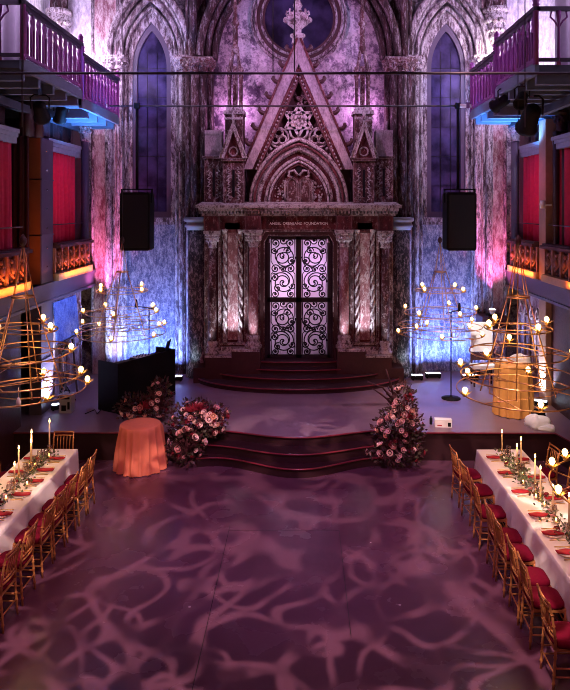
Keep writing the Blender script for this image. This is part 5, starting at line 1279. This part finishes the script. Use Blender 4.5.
# ================================================================== CHANDELIERS
BULB = [None]
def chandelier(cx, cy, tiers, ztop, label, seed, top_r=.14, power=7):
    """tiers: (height, radius, number of bulbs), bottom first."""
    rnd = random.Random(seed); t = thing('tiered_chandelier', label, 'chandelier', (cx, cy, tiers[0][0]), group='copper tiered chandeliers'); off = OFF[t.name]
    zb, zt = tiers[0][0], tiers[-1][0] + .45
    rb = tiers[0][1]*.62
    for k in range(5):
        a = 2*pi*k/5 + .3*seed
        MB().tube([(cx+top_r*cos(a), cy+top_r*sin(a), zt), (cx+rb*cos(a), cy+rb*sin(a), zb)], .010, 6).build('rib', 'copper', t)
        MB().tube([(cx+top_r*cos(a), cy+top_r*sin(a), zt), (cx, cy, ztop)], .007, 5).build('suspension_rod', 'copper', t)
    MB().tube([(cx+top_r*cos(2*pi*k/24), cy+top_r*sin(2*pi*k/24), zt) for k in range(24)], .014, 6, closed=True).build('top_hoop', 'copper', t)
    MB().lathe([(.02, ztop-.05), (.05, ztop), (.05, ztop+.06), (.015, ztop+.12)], (cx, cy, 0), 10).build('hook', 'dark_red', t)
    MB().tube([(cx, cy, ztop+.1), (cx, cy, 12.5)], .005, 5).build('cord', 'cable', t)
    for z, r, nb in tiers:
        tilt = rnd.uniform(-.04, .04); ph = rnd.uniform(0, 6.28)
        zz = lambda a: z + tilt*sin(a+ph)
        MB().tube([(cx+r*cos(2*pi*k/44), cy+r*sin(2*pi*k/44), zz(2*pi*k/44)) for k in range(44)], .0105, 6, closed=True).build('hoop', 'copper', t)
        ri = r*.5 + .06
        for k in range(3):
            a = ph + 2*pi*k/3; b = a + .5
            MB().tube([(cx+r*cos(a), cy+r*sin(a), zz(a)), (cx+r*.55*cos(b+1.2), cy+r*.55*sin(b+1.2), z+.015), (cx+r*cos(b+2.2), cy+r*sin(b+2.2), zz(b+2.2))], .008, 5).build('spoke', 'copper', t)
        for k in range(nb):
            a = ph + 2*pi*k/nb + rnd.uniform(-.25, .25); rr = r + rnd.uniform(-.01, .05)
            if BULB[0] is None:
                m = MB()
                for q in range(9):
                    aa = 2*pi*q/9; ca, sa = cos(aa), sin(aa)
                    m.add([(.028*cos(aa-.3), .028*sin(aa-.3), 0), (.028*cos(aa+.3), .028*sin(aa+.3), 0), (.105*ca, .105*sa, .05), (.06*cos(aa+.3), .06*sin(aa+.3), .03)], [(0,1,3,2)])
                m.lathe([(.02, -.03), (.035, -.01), (.03, .005), (.016, .012)], (0,0,0), 10)
                cup = m.build('bulb_cup', 'gilt', t, True)
                for v in cup.data.vertices: v.co += off
                bm_ = MB().lathe([(.010, .008), (.026, .03), (.036, .058), (.030, .085), (.012, .10), (.003, .105)], (0,0,0), 12).build('bulb', 'bulb', cup, True)
                BULB[0] = (cup.data, bm_.data); OFF.pop(bm_.name, None)
                for v in bm_.data.vertices: v.co += OFF.get(cup.name, Vector())
            else:
                cup = bpy.data.objects.new('bulb_cup', BULB[0][0]); COL.objects.link(cup); cup.parent = t
                bb = bpy.data.objects.new('bulb', BULB[0][1]); COL.objects.link(bb); bb.parent = cup
            cup.location = Vector((cx+rr*cos(a), cy+rr*sin(a), zz(a)+.035)) - off
    for z, r, nb in tiers[::2]: point('chandelier_glow', (cx, cy, z+.05), power, (1.0, .55, .22), .25)
FT = lambda k: [(2.38, .86*k, 5), (2.60, .80*k, 2), (2.93, .68*k, 3), (3.28, .47*k, 4)]
chandelier(PX(23, 9.6), 9.6, FT(1.0), 4.5, 'copper tiered chandelier over the stage end of the booth-side table', 1, .15, 10)
chandelier(PX(518, 9.6), 9.6, FT(1.0), 4.5, 'copper tiered chandelier in front of the gold-draped stand', 2, .15, 14)
BT = [(2.02, 1.02, 5), (2.2, .98, 2), (2.52, .85, 5), (3.03, .60, 4)]
chandelier(PX(124, 16.0)-.04, 16.0, BT, 4.2, 'copper tiered chandelier before the blue niche, above the black booth', 3, .14, 2.5)
chandelier(PX(440, 16.0), 16.0, BT, 4.2, 'copper tiered chandelier before the blue niche, above the slim microphone stand', 4, .14, 2.5)
chandelier(3.78, 7.2, [(1.95, 1.07, 10), (2.6, .72, 5), (3.1, .45, 5)], 4.3, 'copper chandelier of which only an edge enters, above the table across from booth', 5, .15)
# white tag on the near chandelier's hoop
tx_, ty_ = PX(18.5, 8.85), 8.85; tz_ = PZ(407, 8.85)
t = thing('hanging_tag', 'small white tag hanging from the chandelier over the booth-side table', 'tag', (tx_, ty_, tz_))
MB().lathe([(.035, 0), (.032, .08), (.008, .13)], (tx_, ty_, tz_), 10).build('tag_body', 'white_cloth', t)
MB().tube([(tx_, ty_, tz_+.12), (tx_, ty_, 2.63)], .005, 5).build('string', 'wax', t)
